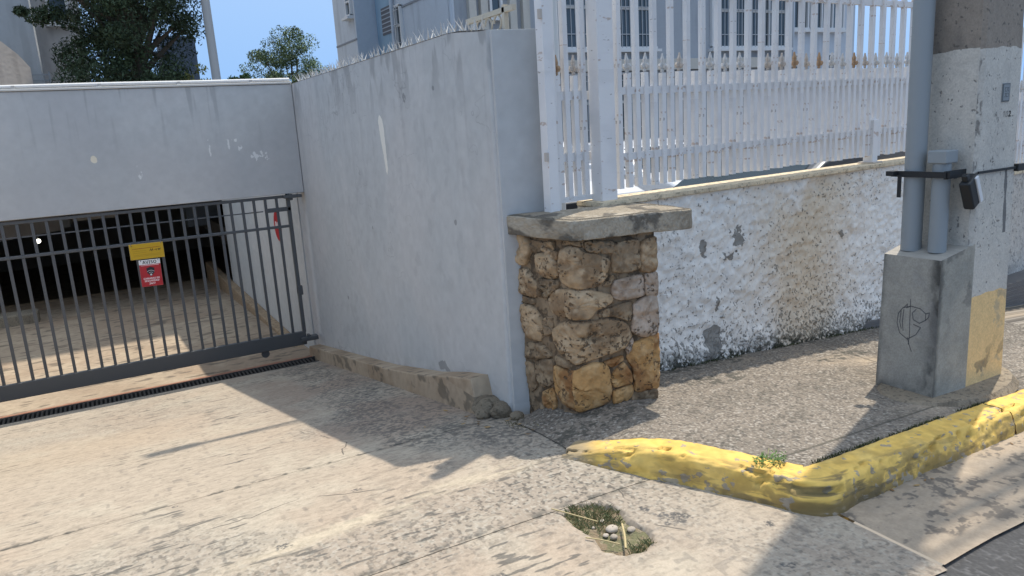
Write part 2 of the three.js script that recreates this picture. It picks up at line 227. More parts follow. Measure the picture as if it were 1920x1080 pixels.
// kerb : swept rounded section
{
  const kT = surf(1536, 384, (u, v, c) => {
    const s = u * 6, t = v * 0.62 - 0.17, lo = fbm(s * 3, t * 6, 4), fi = fbm(s * 26, t * 26, 3);
    c[0] = 0.88; c[1] = 0.58; c[2] = 0.135; mixc(c, [0.80, 0.50, 0.11], ss(0.4, 0.7, lo) * 0.6); mixc(c, [0.90, 0.64, 0.20], ss(0.55, 0.75, fbm(s * 5 + 9, t * 9, 4)) * 0.5);
    const cor = Math.exp(-Math.pow((s - 1.35) / 0.42, 2));
    const low = ss(0.17, 0.30, t);
    const wear = ss(0.50, 0.68, fbm(s * 9 + 4, t * 14, 5) + low * 0.12 + cor * 0.09 * ss(0.1, 0.2, t));
    mixc(c, [0.075, 0.06, 0.04], wear * (0.25 + 0.6 * low) * (0.45 + 0.55 * cor + 0.25 * ss(1.5, 2.2, s)));
    mixc(c, [0.34, 0.26, 0.15], ss(0.68, 0.76, fbm(s * 16, t * 26 + 3, 4)) * low * 0.6);
    const tip = ss(0.0, 0.26, s + (fbm(s * 12, t * 12, 3) - 0.5) * 0.2); mixc(c, [0.28, 0.24, 0.19], (1 - tip) * 0.8);
    mixc(c, [0.04, 0.045, 0.03], ss(0.035, 0.01, t) * ss(0.35, 0.55, fbm(s * 14, t * 30, 3)));
    const bare = ss(0.69, 0.72, fbm(s * 26 + 6, t * 30, 4) + low * 0.05); mixc(c, [0.36, 0.31, 0.245], bare * 0.85);
    const grime = ss(0.54 - 0.07 * cor, 0.66 - 0.05 * cor, fbm(s * 7, t * 40, 5)) * ss(0.10, 0.17, t); mixc(c, [0.15, 0.115, 0.06], grime * (0.35 + 0.5 * cor)); const n = 0.9 + 0.4 * (fi - 0.5); c[0] *= n; c[1] *= n; c[2] *= n; return 0.6 + (fi - 0.5) * 0.7 - wear * 0.2 - bare * 0.35;
  });
  const km = std({ ...kT, bumpScale: 0.005, roughness: 0.75 });
  const path = [[2.0, -3.14], [2.18, -2.80], [2.38, -2.46], [2.50, -2.26], [2.565, -2.15], [2.59, -2.112], [2.635, -2.092], [2.72, -2.09], [2.95, -2.1], [3.4, kerbZ(3.4) - 0.085], [4.02, kerbZ(4.02) - 0.085], [5, kerbZ(5) - 0.085], [8, kerbZ(8) - 0.085], [14, kerbZ(14) - 0.085]].map(p => new THREE.Vector3(p[0], 0, p[1]));
  const curve = new THREE.CatmullRomCurve3(path, false, 'centripetal'), LEN = curve.getLength();
  // profile: (offset outwards, height fraction), starts on the inner side
  const prof = [[-0.085, -0.3], [-0.085, 0.96], [-0.075, 0.99], [-0.035, 1.0], [0.0, 1.0], [0.04, 0.99], [0.062, 0.95], [0.077, 0.82], [0.088, 0.58], [0.098, 0.28], [0.106, 0.0], [0.112, -0.4]];
  const prof2 = []; for (let i = 0; i < prof.length - 1; i++) for (const t of [0, 0.5]) prof2.push([prof[i][0] + t * (prof[i + 1][0] - prof[i][0]), prof[i][1] + t * (prof[i + 1][1] - prof[i][1])]); prof2.push(prof[prof.length - 1]); prof.splice(0, prof.length, ...prof2);
  const acc = [0]; for (let i = 1; i < prof.length; i++) acc.push(acc[i - 1] + Math.hypot(prof[i][0] - prof[i - 1][0], (prof[i][1] - prof[i - 1][1]) * 0.15));
  const k = structG('kerb', 'yellow painted kerb around the sidewalk corner');
  const part = (s0, s1, lab) => {
    const n = Math.max(6, Math.round((s1 - s0) / (s0 < 5 ? 0.014 : 0.08)));
    const g = grid(n, prof.length - 1, (u, v) => {
      const s = s0 + u * (s1 - s0), i = Math.round(v * (prof.length - 1)), P = curve.getPointAt(s / LEN), T = curve.getTangentAt(s / LEN);
      const nx = -T.z, nz = T.x, w = 1 + 0.25 * Math.exp(-Math.pow((s - 1.25) / 0.12, 2)) * (prof[i][0] > 0 ? 1 : 0);
      const top = Math.max(walkH(P.x, P.z) + 0.010, streetY(P.x) + 0.035), bot = streetY(P.x) - 0.004;
      const end = (u === 0 || u === 1) ? 0.006 : 0;
      const chip = i > 9 && i < 16 ? -0.022 * ss(0.60, 0.70, fbm(s * 11 + 2, i * 0.5, 4)) : 0, wob = 0.016 * (fbm(s * 6 + i * 0.35, i * 0.45, 4) - 0.5) + 0.010 * (fbm(s * 34, i * 0.9, 2) - 0.5) + chip;
      const y = bot + prof[i][1] * (top - bot - end) + wob * 0.8;
      return [P.x + nx * (prof[i][0] * w + (i > 9 ? wob : 0)), y, P.z + nz * (prof[i][0] * w + (i > 9 ? wob : 0))];
    });
    const uv = g.attributes.uv, np = prof.length; for (let j = 0; j < uv.count; j++) { const i = Math.floor(j / (n + 1)), a = j % (n + 1); uv.setXY(j, (s0 + a / n * (s1 - s0)) / 6, acc[i] / 0.62); }
    // end caps
    const m = mesh('kerb_section', g, km, k); if (lab) m.userData.label = lab; return m;
  };
  part(0, 1.08); part(1.08, 2.94, 'worn kerb section at the corner'); part(2.958, 5.9); part(5.918, LEN - 0.02);
}

// ---------------------------------------------------------------- grey painted walls round the sunken driveway
const greyPaint = (x, y, c, sd = 0) => {
  const lo = fbm(x * 1.1 + sd, y * 0.9 + sd, 4), st = fbm(x * 5 + sd, y * 0.7 + 3, 4), fi = fbm(x * 18, y * 18 + sd, 3);
  c[0] = 0.52; c[1] = 0.53; c[2] = 0.525; mixc(c, [0.575, 0.565, 0.55], ss(0.4, 0.7, lo) * 0.7); mixc(c, [0.46, 0.465, 0.46], ss(0.5, 0.75, st) * 0.2);
  mixc(c, [0.60, 0.595, 0.58], ss(0.60, 0.75, fbm(x * 3 + 8, y * 1.6, 3)) * 0.35);
  const n = 0.96 + 0.08 * (fi - 0.5) * 2; c[0] *= n; c[1] *= n; c[2] *= n; return 0.5 + (fi - 0.5) * 0.25 + (lo - 0.5) * 0.4;
};
const peel = [[-5.90, 1.80], [-5.86, 1.85], [-5.80, 1.82], [-5.775, 1.74], [-5.77, 1.60], [-5.765, 1.42], [-5.79, 1.37], [-5.815, 1.40], [-5.83, 1.52], [-5.87, 1.66]];
const WZ0 = -8.95, WZ1 = -3.45;
const wingTex = surf(2048, 1024, (u, v, c) => {
  const z = WZ0 + u * (WZ1 - WZ0), y = -1.1 + v * 3.45; let h = greyPaint(z, y, c, 5);
  const sc = ss(0.60, 0.72, fbm(z * 8, y * 8, 4)) * ss(0.4, 0.62, fbm(z * 1.3, y * 1.3 + 7, 3)); mixc(c, [0.36, 0.36, 0.36], sc * 0.28); const pr = ss(0.505, 0.515, fbm(z * 0.55 + 3, y * 0.5 + 1, 2)); mixc(c, [0.56, 0.55, 0.545], pr * 0.22); const sct = ss(0.008, 0.0, Math.abs(fbm(z * 3 + 9, y * 5, 4) - 0.52)) * ss(0.55, 0.66, fbm(z * 1.7 + 4, y * 1.7, 3)); mixc(c, [0.22, 0.22, 0.22], sct * 0.5);
  const dr = ss(0.62, 0.74, fbm(z * 22, y * 1.2, 3)) * ss(0.5, 2.1, y); mixc(c, [0.30, 0.30, 0.30], dr * 0.18);
  const tp = ss(0.54, 0.66, fbm(z * 9, y * 3, 4)) * ss(1.75, 2.25, y) ; mixc(c, [0.20, 0.20, 0.20], tp * 0.45);
  const px = z + 0.008 * (vn(z * 60, y * 60) - 0.5), py = y + 0.012 * (vn(z * 50 + 4, y * 50) - 0.5);
  if (inPoly(px, py, peel)) { c[0] = 0.80; c[1] = 0.77; c[2] = 0.69; h -= 0.25; }
  const ft = ss(0.3, -0.2, y - rampY(z)) * ss(0.5, 0.64, fbm(z * 10, y * 14, 4)); mixc(c, [0.13, 0.115, 0.09], ft * 0.6);
  if (segd(z, y, [[-5.02, -0.03], [-4.93, 0.0], [-4.86, -0.05]]) < 0.02 + 0.02 * vn(z * 40, y * 40)) mixc(c, [0.16, 0.16, 0.16], 0.6);
  for (const [a, b, r] of [[-5.3, 1.95, 0.03], [-4.75, 1.98, 0.02], [-6.3, 0.9, 0.015], [-4.55, 1.1, 0.02], [-7.3, 0.1, 0.02]]) if (Math.hypot(z - a, y - b) < r * (0.5 + vn(z * 50, y * 50))) mixc(c, [0.15, 0.15, 0.15], 0.55);
  return h;
});
const wingMat = std({ ...wingTex, bumpScale: 0.006, roughness: 0.72 });
const wallMat2 = (() => { const t = surf(512, 512, (u, v, c) => greyPaint(u * 3, v * 3, c, 11), true); return std({ ...t, bumpScale: 0.004, roughness: 0.75 }); })();
{
  const o = thing('wing_wall', 'tall grey painted wall flanking the sunken driveway, with a white peeled paint patch', 'wall');
  // visible face along the driveway, then the short return behind the stone pillar
  const face = [[2.07, -8.95], [2.07, -8.0], [2.07, -7], [2.07, -6], [2.07, -5], [2.07, -4.3], [2.07, -3.945], [2.078, -3.925], [2.10, -3.918], [2.36, -3.855]];
  const topY = z => 2.29 - 0.045 * ss(-4.5, -3.9, z);
  const run = [0]; for (let i = 1; i < face.length; i++) run.push(run[i - 1] + Math.hypot(face[i][0] - face[i - 1][0], face[i][1] - face[i - 1][1]));
  const nv = 24, P = [], U = [], I = [];
  const NU = 120;
  const at = s => { let i = 1; while (i < run.length - 1 && run[i] < s) i++; const t = (s - run[i - 1]) / (run[i] - run[i - 1]); return [face[i - 1][0] + t * (face[i][0] - face[i - 1][0]), face[i - 1][1] + t * (face[i][1] - face[i - 1][1])]; };
  const LEN = run[run.length - 1];
  const stops = []; for (let i = 0; i <= NU; i++) stops.push(LEN * i / NU); for (const r of run) stops.push(r); stops.sort((a, b) => a - b);
  const g = grid(stops.length - 1, nv, (u, v) => { const s = stops[Math.round(u * (stops.length - 1))], [x, z] = at(s), yb = rampY(z) - 0.25, y = topY(z) + v * (yb - topY(z)); const w = 0.010 * (fbm(s * 1.3, y * 1.3, 3) - 0.5); return [x + w, y, z + (s > run[6] ? w : 0)]; });
  { const uv = g.attributes.uv, p = g.attributes.position, n = stops.length; for (let j = 0; j < uv.count; j++) uv.setXY(j, stops[j % n] / (WZ1 - WZ0), (p.getY(j) + 1.1) / 3.45); }
  mesh('wall_face', g, wingMat, o);
  const core = new THREE.Shape(); // body behind the face, plan outline
  const pl = [[2.085, -8.95], [2.085, -3.9], [2.35, -3.835 - 0.01], [2.37, -4.02], [2.27, -4.05], [2.27, -8.95]];
  core.moveTo(pl[0][0], -pl[0][1]); for (const [a, b] of pl.slice(1)) core.lineTo(a, -b);
  const cg = new THREE.ExtrudeGeometry(core, { depth: 3.35, bevelEnabled: false }); cg.rotateX(-Math.PI / 2); cg.translate(0, -1.11, 0);
  mesh('wall_core', muv(cg, 1 / 3), wallMat2, o);
  mesh('wall_top', grid(60, 2, (u, v) => { const z = -8.95 + u * 5.0; return [2.066 + v * 0.208, topY(z) + 0.003, z]; }, p => [p[0] / 3, p[2] / 3]), wallMat2, o);
  // plinth kerb along the foot
  const ps = new THREE.Shape(); const zs = [-8.72, -8, -7, -6, -5, -4.5, -4.22];
  const pt = z => rampY(z) + 0.125 + 0.10 * ss(-5.6, -4.2, z);
  ps.moveTo(zs[0], rampY(zs[0]) - 0.2); for (const z of zs) ps.lineTo(z, pt(z)); ps.lineTo(-4.20, pt(-4.2) - 0.05); ps.lineTo(-4.16, rampY(-4.2) + 0.05); ps.lineTo(-4.13, rampY(-4.2) - 0.2);
  const pg = new THREE.ExtrudeGeometry(ps, { depth: 0.13, bevelEnabled: true, bevelSize: 0.012, bevelThickness: 0.012, bevelSegments: 2, curveSegments: 4 });
  pg.rotateY(-Math.PI / 2); pg.translate(2.078, 0, 0);
  const plT = surf(1024, 256, (u, v, c) => { const x = u * 4, y = v, lo = fbm(x * 3, y * 3, 4), fi = fbm(x * 20, y * 20, 3); c[0] = 0.43; c[1] = 0.335; c[2] = 0.235; mixc(c, [0.30, 0.21, 0.13], ss(0.45, 0.7, lo) * 0.6); mixc(c, [0.09, 0.08, 0.06], ss(0.58, 0.7, fbm(x * 7, y * 9, 4)) * 0.6); const n = 0.85 + 0.3 * fi; c[0] *= n; c[1] *= n; c[2] *= n; return fi; }, true);
  // extrude maps z->x ; remap uv by metres
  const pm = std({ ...plT, bumpScale: 0.006 });
  const pq = muv(pg, 1), uvq = pq.attributes.uv; for (let i = 0; i < uvq.count; i++) uvq.setX(i, uvq.getX(i) / 4);
  mesh('plinth', pq, pm, o).userData.label = 'low tan concrete plinth along the foot of the wall';
  // spikes
  const sp = thing('spike_strip', 'row of thin metal anti-climb spikes along the top of the grey wall', 'spikes', [2.15, 0, 0]);
  const sm = std({ color: lin(0.48, 0.47, 0.45), metalness: 0.65, roughness: 0.42 });
  mesh('base_strip', grid(60, 1, (u, v) => { const z = -8.6 + u * 4.55; return [-0.05 + v * 0.05, topY(z) + 0.010, z]; }), sm, sp);
  const spg = new THREE.ConeGeometry(0.008, 0.10, 5, 1).translate(0, 0.05, 0), spg2 = spg.clone().scale(1, 0.8, 1);
  for (let i = 0; i < 140; i++) {
    const z = -8.58 + i * (4.5 / 140) + rr(-0.006, 0.006); if (rnd() < 0.05) continue;
    const s = mesh('spike', rnd() < 0.5 ? spg : spg2, sm, sp); s.position.set(-0.04 + rr(0, 0.03), topY(z) + 0.008, z); s.rotation.set(rr(-0.45, 0.45), 0, (i % 2 ? 1 : -1) * rr(0.15, 0.5));
  }
}
// rubble and litter at the broken plinth end
{
  const rm = concMat([0.55, 0.5, 0.42], 0.01);
  const lump = (r, s) => { const g = new THREE.IcosahedronGeometry(r, 3), p = g.attributes.position; for (let i = 0; i < p.count; i++) { const x = p.getX(i), y = p.getY(i), z = p.getZ(i), k = 0.72 + 0.6 * fbm(x / r * 1.3 + s, y / r * 1.3 + z / r * 0.9 + s * 2, 3); p.setXYZ(i, x * k, y * k * 0.7, z * k); } g.computeVertexNormals(); return muv(g, 0.7, s, s); };
  const L = [[2.0, -4.10, 0.11, 'broken mortar lump filling the gap between plinth and wall end'], [2.03, -3.99, 0.075, 'fist sized mortar lump beside the stone pillar foot'], [1.93, -4.05, 0.05, 'small mortar chunk lying in front of the plinth end'], [2.06, -3.83, 0.04, 'small dark lump between wall end and pillar']];
  L.forEach(([x, z, r, l], i) => tag(mesh('rubble_lump', lump(r, i * 3.7 + 1).translate(x, groundY(x, z) + r * 0.42, z), rm), l, 'rubble'));
}
{ // lintel wall over the gate
  const T = surf(1536, 384, (u, v, c) => {
    const x = -4.1 + u * 6.2, y = 1.05 + v * 1.3; let h = greyPaint(x, y, c, 23);
    mixc(c, [0.40, 0.40, 0.41], ss(0.42, 0.66, fbm(x * 0.5 + 2, y * 0.6, 3)) * 0.45);
    const dd = Math.hypot((x - 0.04) * 0.9, y - 1.61) + 0.03 * (vn(x * 28, y * 28) - 0.5); if (dd < 0.036) { c[0] = 0.78; c[1] = 0.71; c[2] = 0.56; h -= 0.2; }
    for (const [a, b, w, hh] of [[1.36, 1.70, 0.05, 0.07], [1.42, 1.68, 0.04, 0.06], [1.62, 1.54, 0.07, 0.05], [1.72, 1.52, 0.03, 0.06], [0.42, 1.46, 0.025, 0.06], [1.13, 1.67, 0.01, 0.09]]) { const q = Math.hypot((x - a) / w, (y - b) / hh); if (q < 1.2 && fbm(x * 40, y * 22, 3) > 0.5 + 0.16 * q) mixc(c, [0.76, 0.76, 0.74], 0.8); }
    const st = ss(0.64, 0.76, fbm(x * 16, y * 1.1 + 9, 3)) * ss(1.5, 2.3, y); mixc(c, [0.24, 0.24, 0.24], st * 0.4);
    return h;
  });
  const o = thing('lintel_wall', 'wide grey painted concrete wall spanning above the driveway gate', 'wall', [0, 0, -8.70]);
  const g = rbox(6.06, 1.19, 0.2, 0.008, -0.965, 1.695, 0); const p = g.attributes.position, uv = g.attributes.uv; for (let i = 0; i < p.count; i++) uv.setXY(i, (p.getX(i) + 4.1) / 6.2, (p.getY(i) - 1.05) / 1.3);
  mesh('wall_body', g, std({ ...T, bumpScale: 0.004, roughness: 0.75 }), o);
  mesh('coping_lip', muv(rbox(6.06, 0.022, 0.235, 0.006, -0.965, 2.304, 0.0), 0.5), std({ color: lin(0.62, 0.60, 0.56) }), o);
  const c = thing('roof_conduit', 'white plastic conduit pipe clipped along the top of the lintel wall', 'pipe', [0, 2.336, -8.62]);
  const wm = std({ color: lin(0.68, 0.67, 0.65), roughness: 0.6 });
  mesh('pipe', tube([[-3.9, 0, 0], [-2.5, 0.004, 0], [-1, -0.002, 0.002], [0.2, 0.003, 0], [1.2, 0, 0], [2.05, 0.002, 0]], 0.019, 8, 60), wm, c);
  for (let i = 0; i < 8; i++) mesh('clip', rbox(0.03, 0.034, 0.05, 0.004, -3.4 + i * 0.72, -0.006, 0), std({ color: lin(0.5, 0.48, 0.45) }), c);
}
{ // inner wall beyond the gate, kerb, left flank
  const o = thing('ramp_side_wall', 'pale grey side wall of the ramp seen through the gate bars', 'wall');
  mesh('wall_body', muv(box(0.2, 3.8, 6.1, 2.155, 0.39, -12.0), 1 / 3), std({ map: wallMat2.map, bumpMap: wallMat2.bumpMap, bumpScale: 0.004, color: lin(1.1, 1.1, 1.08) }), o);
  mesh('side_kerb', muv(rbox(0.14, 1.2, 9.2, 0.02, 1.99, -1.52, -13.4), 0.5), concMat([1.0, 0.8, 0.6]), o);
  const l = thing('far_flank_wall', 'grey flank wall at the other end of the gate', 'wall');
  mesh('wall_body', muv(box(0.22, 3.6, 13.6, -4.12, 0.49, -8.2), 1 / 3), wallMat2, l);
}
{ // garage under the deck
  const o = thing('garage', 'dark open garage mouth under a concrete deck at the bottom of the ramp', 'garage');
  const dm = std({ color: lin(0.32, 0.32, 0.31), roughness: 0.95 });
  mesh('roof_deck', box(13, 0.55, 17, 0.5, 1.225, -23.55), concMat([0.8, 0.8, 0.8]), o);
  mesh('back_wall', box(13, 4, 0.2, 0.5, -0.8, -31.8), dm, o);
  mesh('side_wall', box(0.2, 4, 17, -5.9, -0.8, -23.4), dm, o); mesh('side_wall', box(0.2, 4, 16.6, 6.9, -0.8, -23.4), dm, o);
  mesh('front_wall', box(1.7, 3.9, 0.2, -5.08, -0.96, -14.98), dm, o); mesh('front_wall', box(4.7, 3.9, 0.2, 4.6, -0.96, -15.2), dm, o);
  mesh('lower_floor', box(13, 0.1, 14, 0.5, -2.4, -24.9), concMat([0.85, 0.85, 0.85]), o);
  mesh('floor_edge', box(6.2, 1.0, 0.12, -0.9, -1.83, -18.04), dm, o);
  mesh('wheel_stop', muv(rbox(0.9, 0.28, 0.4, 0.04, -1.65, -1.12, -15.3), 1), concMat([0.7, 0.68, 0.62]), o);
  const lp = thing('garage_lamp', 'small lit lamp deep inside the dark garage', 'lamp', [-1.30, -0.244, -20]);
  mesh('bulb', new THREE.SphereGeometry(0.05, 12, 8), new THREE.MeshStandardMaterial({ color: 0x000000, emissive: lin(1, 0.97, 0.85), emissiveIntensity: 3 }), lp);
  mesh('stem', cyl(0.012, 0.012, 1.15, 8, 0, 0.6, 0), dm, lp);
  const pt = new THREE.PointLight(0xfff4dd, 0.25); pt.position.set(0, -0.08, 0); pt.castShadow = true; lp.add(pt);
}
// ---------------------------------------------------------------- gate, drain, signs
{
  const gm = std({ color: lin(0.095, 0.10, 0.105), roughness: 0.45, metalness: 0.25 });
  const o = thing('sliding_gate', 'dark grey steel bar gate across the driveway', 'gate', [0, 0, -8.65]);
  const X0 = -3.75, X1 = 1.90;
  mesh('top_rail', rbox(X1 - X0, 0.03, 0.04, 0.004, (X0 + X1) / 2, 1.07, 0), gm, o);
  mesh('thin_rail', box(X1 - X0 - 0.3, 0.012, 0.014, (X0 + X1) / 2 - 0.15, 0.925, -0.005), gm, o);
  mesh('middle_rail', rbox(X1 - X0, 0.028, 0.046, 0.004, (X0 + X1) / 2, 0.735, 0), gm, o);
  mesh('bottom_plate', rbox(X1 - X0, 0.16, 0.05, 0.006, (X0 + X1) / 2, -0.59, 0), gm, o);
  const bg = box(0.028, 1.58, 0.028, 0, 0.275, 0); for (let x = 1.757; x > X0; x -= 0.1235) mesh('bar', bg, gm, o).position.x = x;
  mesh('end_post', rbox(0.04, 1.62, 0.05, 0.004, 1.885, 0.29, 0), gm, o);
  mesh('lock_box', rbox(0.06, 0.11, 0.06, 0.008, 1.895, -0.02, 0.0), gm, o);
  mesh('latch_bar', rbox(0.27, 0.045, 0.05, 0.005, 1.77, 0.93, 0), gm, o);
  mesh('top_catch', [rbox(0.2, 0.035, 0.07, 0.006, 1.93, 1.068, 0.045), rbox(0.06, 0.07, 0.05, 0.006, 1.90, 1.06, 0.03)], gm, o);
  mesh('bottom_catch', [rbox(0.20, 0.05, 0.10, 0.008, 1.93, -0.60, 0.02), rbox(0.03, 0.02, 0.08, 0.004, 1.93, -0.565, 0.02)], gm, o);
  for (const x of [1.42, -2.6]) mesh('wheel', new THREE.CylinderGeometry(0.045, 0.045, 0.03, 16).rotateX(Math.PI / 2).translate(x, -0.70, -0.01), gm, o);
  // ground rail below it
  tag(mesh('gate_track', muv(rbox(6.0, 0.03, 0.05, 0.006, -1.0, rampY(-8.65) + 0.005, -8.65), 1), std({ color: lin(0.28, 0.12, 0.07), roughness: 0.8 })), 'rusty steel track on the ground beneath the gate', 'track');

  const d = thing('drain_grate', 'narrow dark trench drain with crossbars running along the gate', 'drain', [0, rampY(-8.4), -8.4]);
  mesh('channel', [box(6, 0.02, 0.2, -1, -0.10, 0), box(6, 0.12, 0.02, -1, -0.045, 0.1), box(6, 0.12, 0.02, -1, -0.045, -0.1)], std({ color: lin(0.05, 0.048, 0.045) }), d);
  const dm = std({ color: lin(0.06, 0.055, 0.05), roughness: 0.7, metalness: 0.4 });
  const db = rbox(0.02, 0.02, 0.19, 0.003); for (let i = 0; i < 145; i++) { const b = mesh('crossbar', db, dm, d); b.position.set(1.88 - i * 0.04, 0.0, 0); }

  const yT = canvasTex(512, 256, (x, w, h) => {
    x.fillStyle = '#c8a018'; x.fillRect(0, 0, w, h); for (let i = 0; i < 900; i++) { x.fillStyle = `rgba(${140 + rnd() * 90},${110 + rnd() * 70},20,0.08)`; x.fillRect(rnd() * w, rnd() * h, rnd() * 60, 2 + rnd() * 4); }
    x.strokeStyle = '#8a3a10'; x.lineWidth = 7; x.beginPath(); x.moveTo(40, 82); x.lineTo(470, 74); x.stroke();
    x.strokeStyle = 'rgba(90,70,10,0.55)'; x.lineWidth = 3; for (const y of [120, 150, 186, 206]) { x.beginPath(); x.moveTo(50, y); x.lineTo(y < 160 ? 250 : 455, y - 3); x.stroke(); }
    x.strokeStyle = '#3a3010'; x.lineWidth = 8; x.beginPath(); // illegible hand lettering
    for (const [a, b] of [[300, 135], [318, 100], [330, 135], [345, 102], [352, 130], [372, 118], [388, 118], [402, 100], [395, 130], [412, 128], [425, 100], [432, 128], [444, 104], [452, 130], [466, 100]]) (a === 300 || a === 372 || a === 402 || a === 425) ? x.moveTo(a, b) : x.lineTo(a, b); x.stroke();
    x.fillStyle = '#4a3a10'; x.font = 'bold 22px sans-serif'; x.fillRect(28, 28, 22, 10);
  });
  const plate = (name, w, h, t, tex, label, cat, pos, rz) => { const s = thing(name, label, cat, pos); s.rotation.z = rz; mesh('backing', rbox(w, h, t, 0.002, 0, 0, -t / 2 - 0.0015), std({ color: lin(0.3, 0.3, 0.3) }), s); mesh('printed_face', new THREE.PlaneGeometry(w - 0.003, h - 0.003), std({ map: tex, roughness: 0.55 }), s); for (const a of [-1, 1]) mesh('wire_tie', box(0.006, 0.03, 0.012, a * (w / 2 - 0.02), h / 2 - 0.004, -0.004), std({ color: lin(0.2, 0.2, 0.2) }), s); return s; };
  plate('yellow_notice', 0.325, 0.165, 0.006, yT, 'yellow notice plate wired to the gate bars above the red sign', 'sign', [0.373, 0.652, -8.605], -0.01);
  const rT = canvasTex(400, 560, (x, w, h) => {
    x.fillStyle = '#b3242c'; x.fillRect(0, 0, w, h); x.fillStyle = '#e8e6e4'; x.fillRect(0, 0, w, 100);
    x.fillStyle = '#15151c'; x.textAlign = 'center'; x.font = 'bold 92px sans-serif'; x.fillText('AVISO', w / 2, 84, 300);
    x.fillStyle = '#e6b8b8'; x.fillRect(30, 112, 340, 12); x.fillStyle = '#222028'; x.beginPath(); x.moveTo(w / 2 - 78, 180); x.lineTo(w / 2, 150); x.lineTo(w / 2 + 78, 180); x.lineTo(w / 2 + 66, 280); x.lineTo(w / 2, 352); x.lineTo(w / 2 - 66, 280); x.closePath(); x.fill();
    x.strokeStyle = '#b9b4b4'; x.lineWidth = 11; for (const r of [52, 92]) { x.beginPath(); x.arc(w / 2, 318, r, -2.4, -0.74); x.stroke(); } x.fillStyle = '#d8d2d0'; x.beginPath(); x.arc(w / 2, 316, 20, 0, 7); x.fill();
    x.fillStyle = '#f3ecea'; x.font = 'bold 50px sans-serif'; x.fillText('CAMARAS DE', w / 2, 412, 345); x.fillText('SEGURIDAD', w / 2, 462, 320); x.font = 'bold 58px sans-serif'; x.fillText('24/7', w / 2, 522, 140);
  });
  plate('red_notice', 0.205, 0.285, 0.004, rT, 'red and white AVISO security camera sign on the gate bars', 'sign', [0.378, 0.418, -8.608], -0.02);
  // red disc on the ramp side wall
  const dT = canvasTex(256, 256, (x) => { x.fillStyle = '#b8232b'; x.fillRect(0, 0, 256, 256); x.strokeStyle = '#e9e2e0'; x.lineWidth = 16; x.lineJoin = 'round'; x.beginPath(); for (const [a, b, m] of [[60, 150, 1], [60, 100], [84, 100], [84, 125], [60, 125], [100, 150, 1], [112, 98], [124, 150], [146, 150, 1], [146, 100], [166, 104], [160, 124], [146, 126], [168, 150], [206, 100, 1], [186, 100], [186, 150], [206, 150], [186, 125, 1], [202, 125]]) m ? x.moveTo(a, b) : x.lineTo(a, b); x.stroke(); });
  const rs = thing('round_red_sign', 'round red sign with white marks fixed to the ramp side wall', 'sign', [2.048, 0.575, -10.2], -Math.PI / 2);
  mesh('disc', new THREE.CylinderGeometry(0.2, 0.2, 0.008, 32).rotateX(Math.PI / 2).translate(0, 0, -0.0), std({ color: lin(0.42, 0.03, 0.03), roughness: 0.5 }), rs);
  mesh('printed_face', new THREE.CircleGeometry(0.198, 32).translate(0, 0, 0.0055), std({ map: dT, roughness: 0.5 }), rs);
}

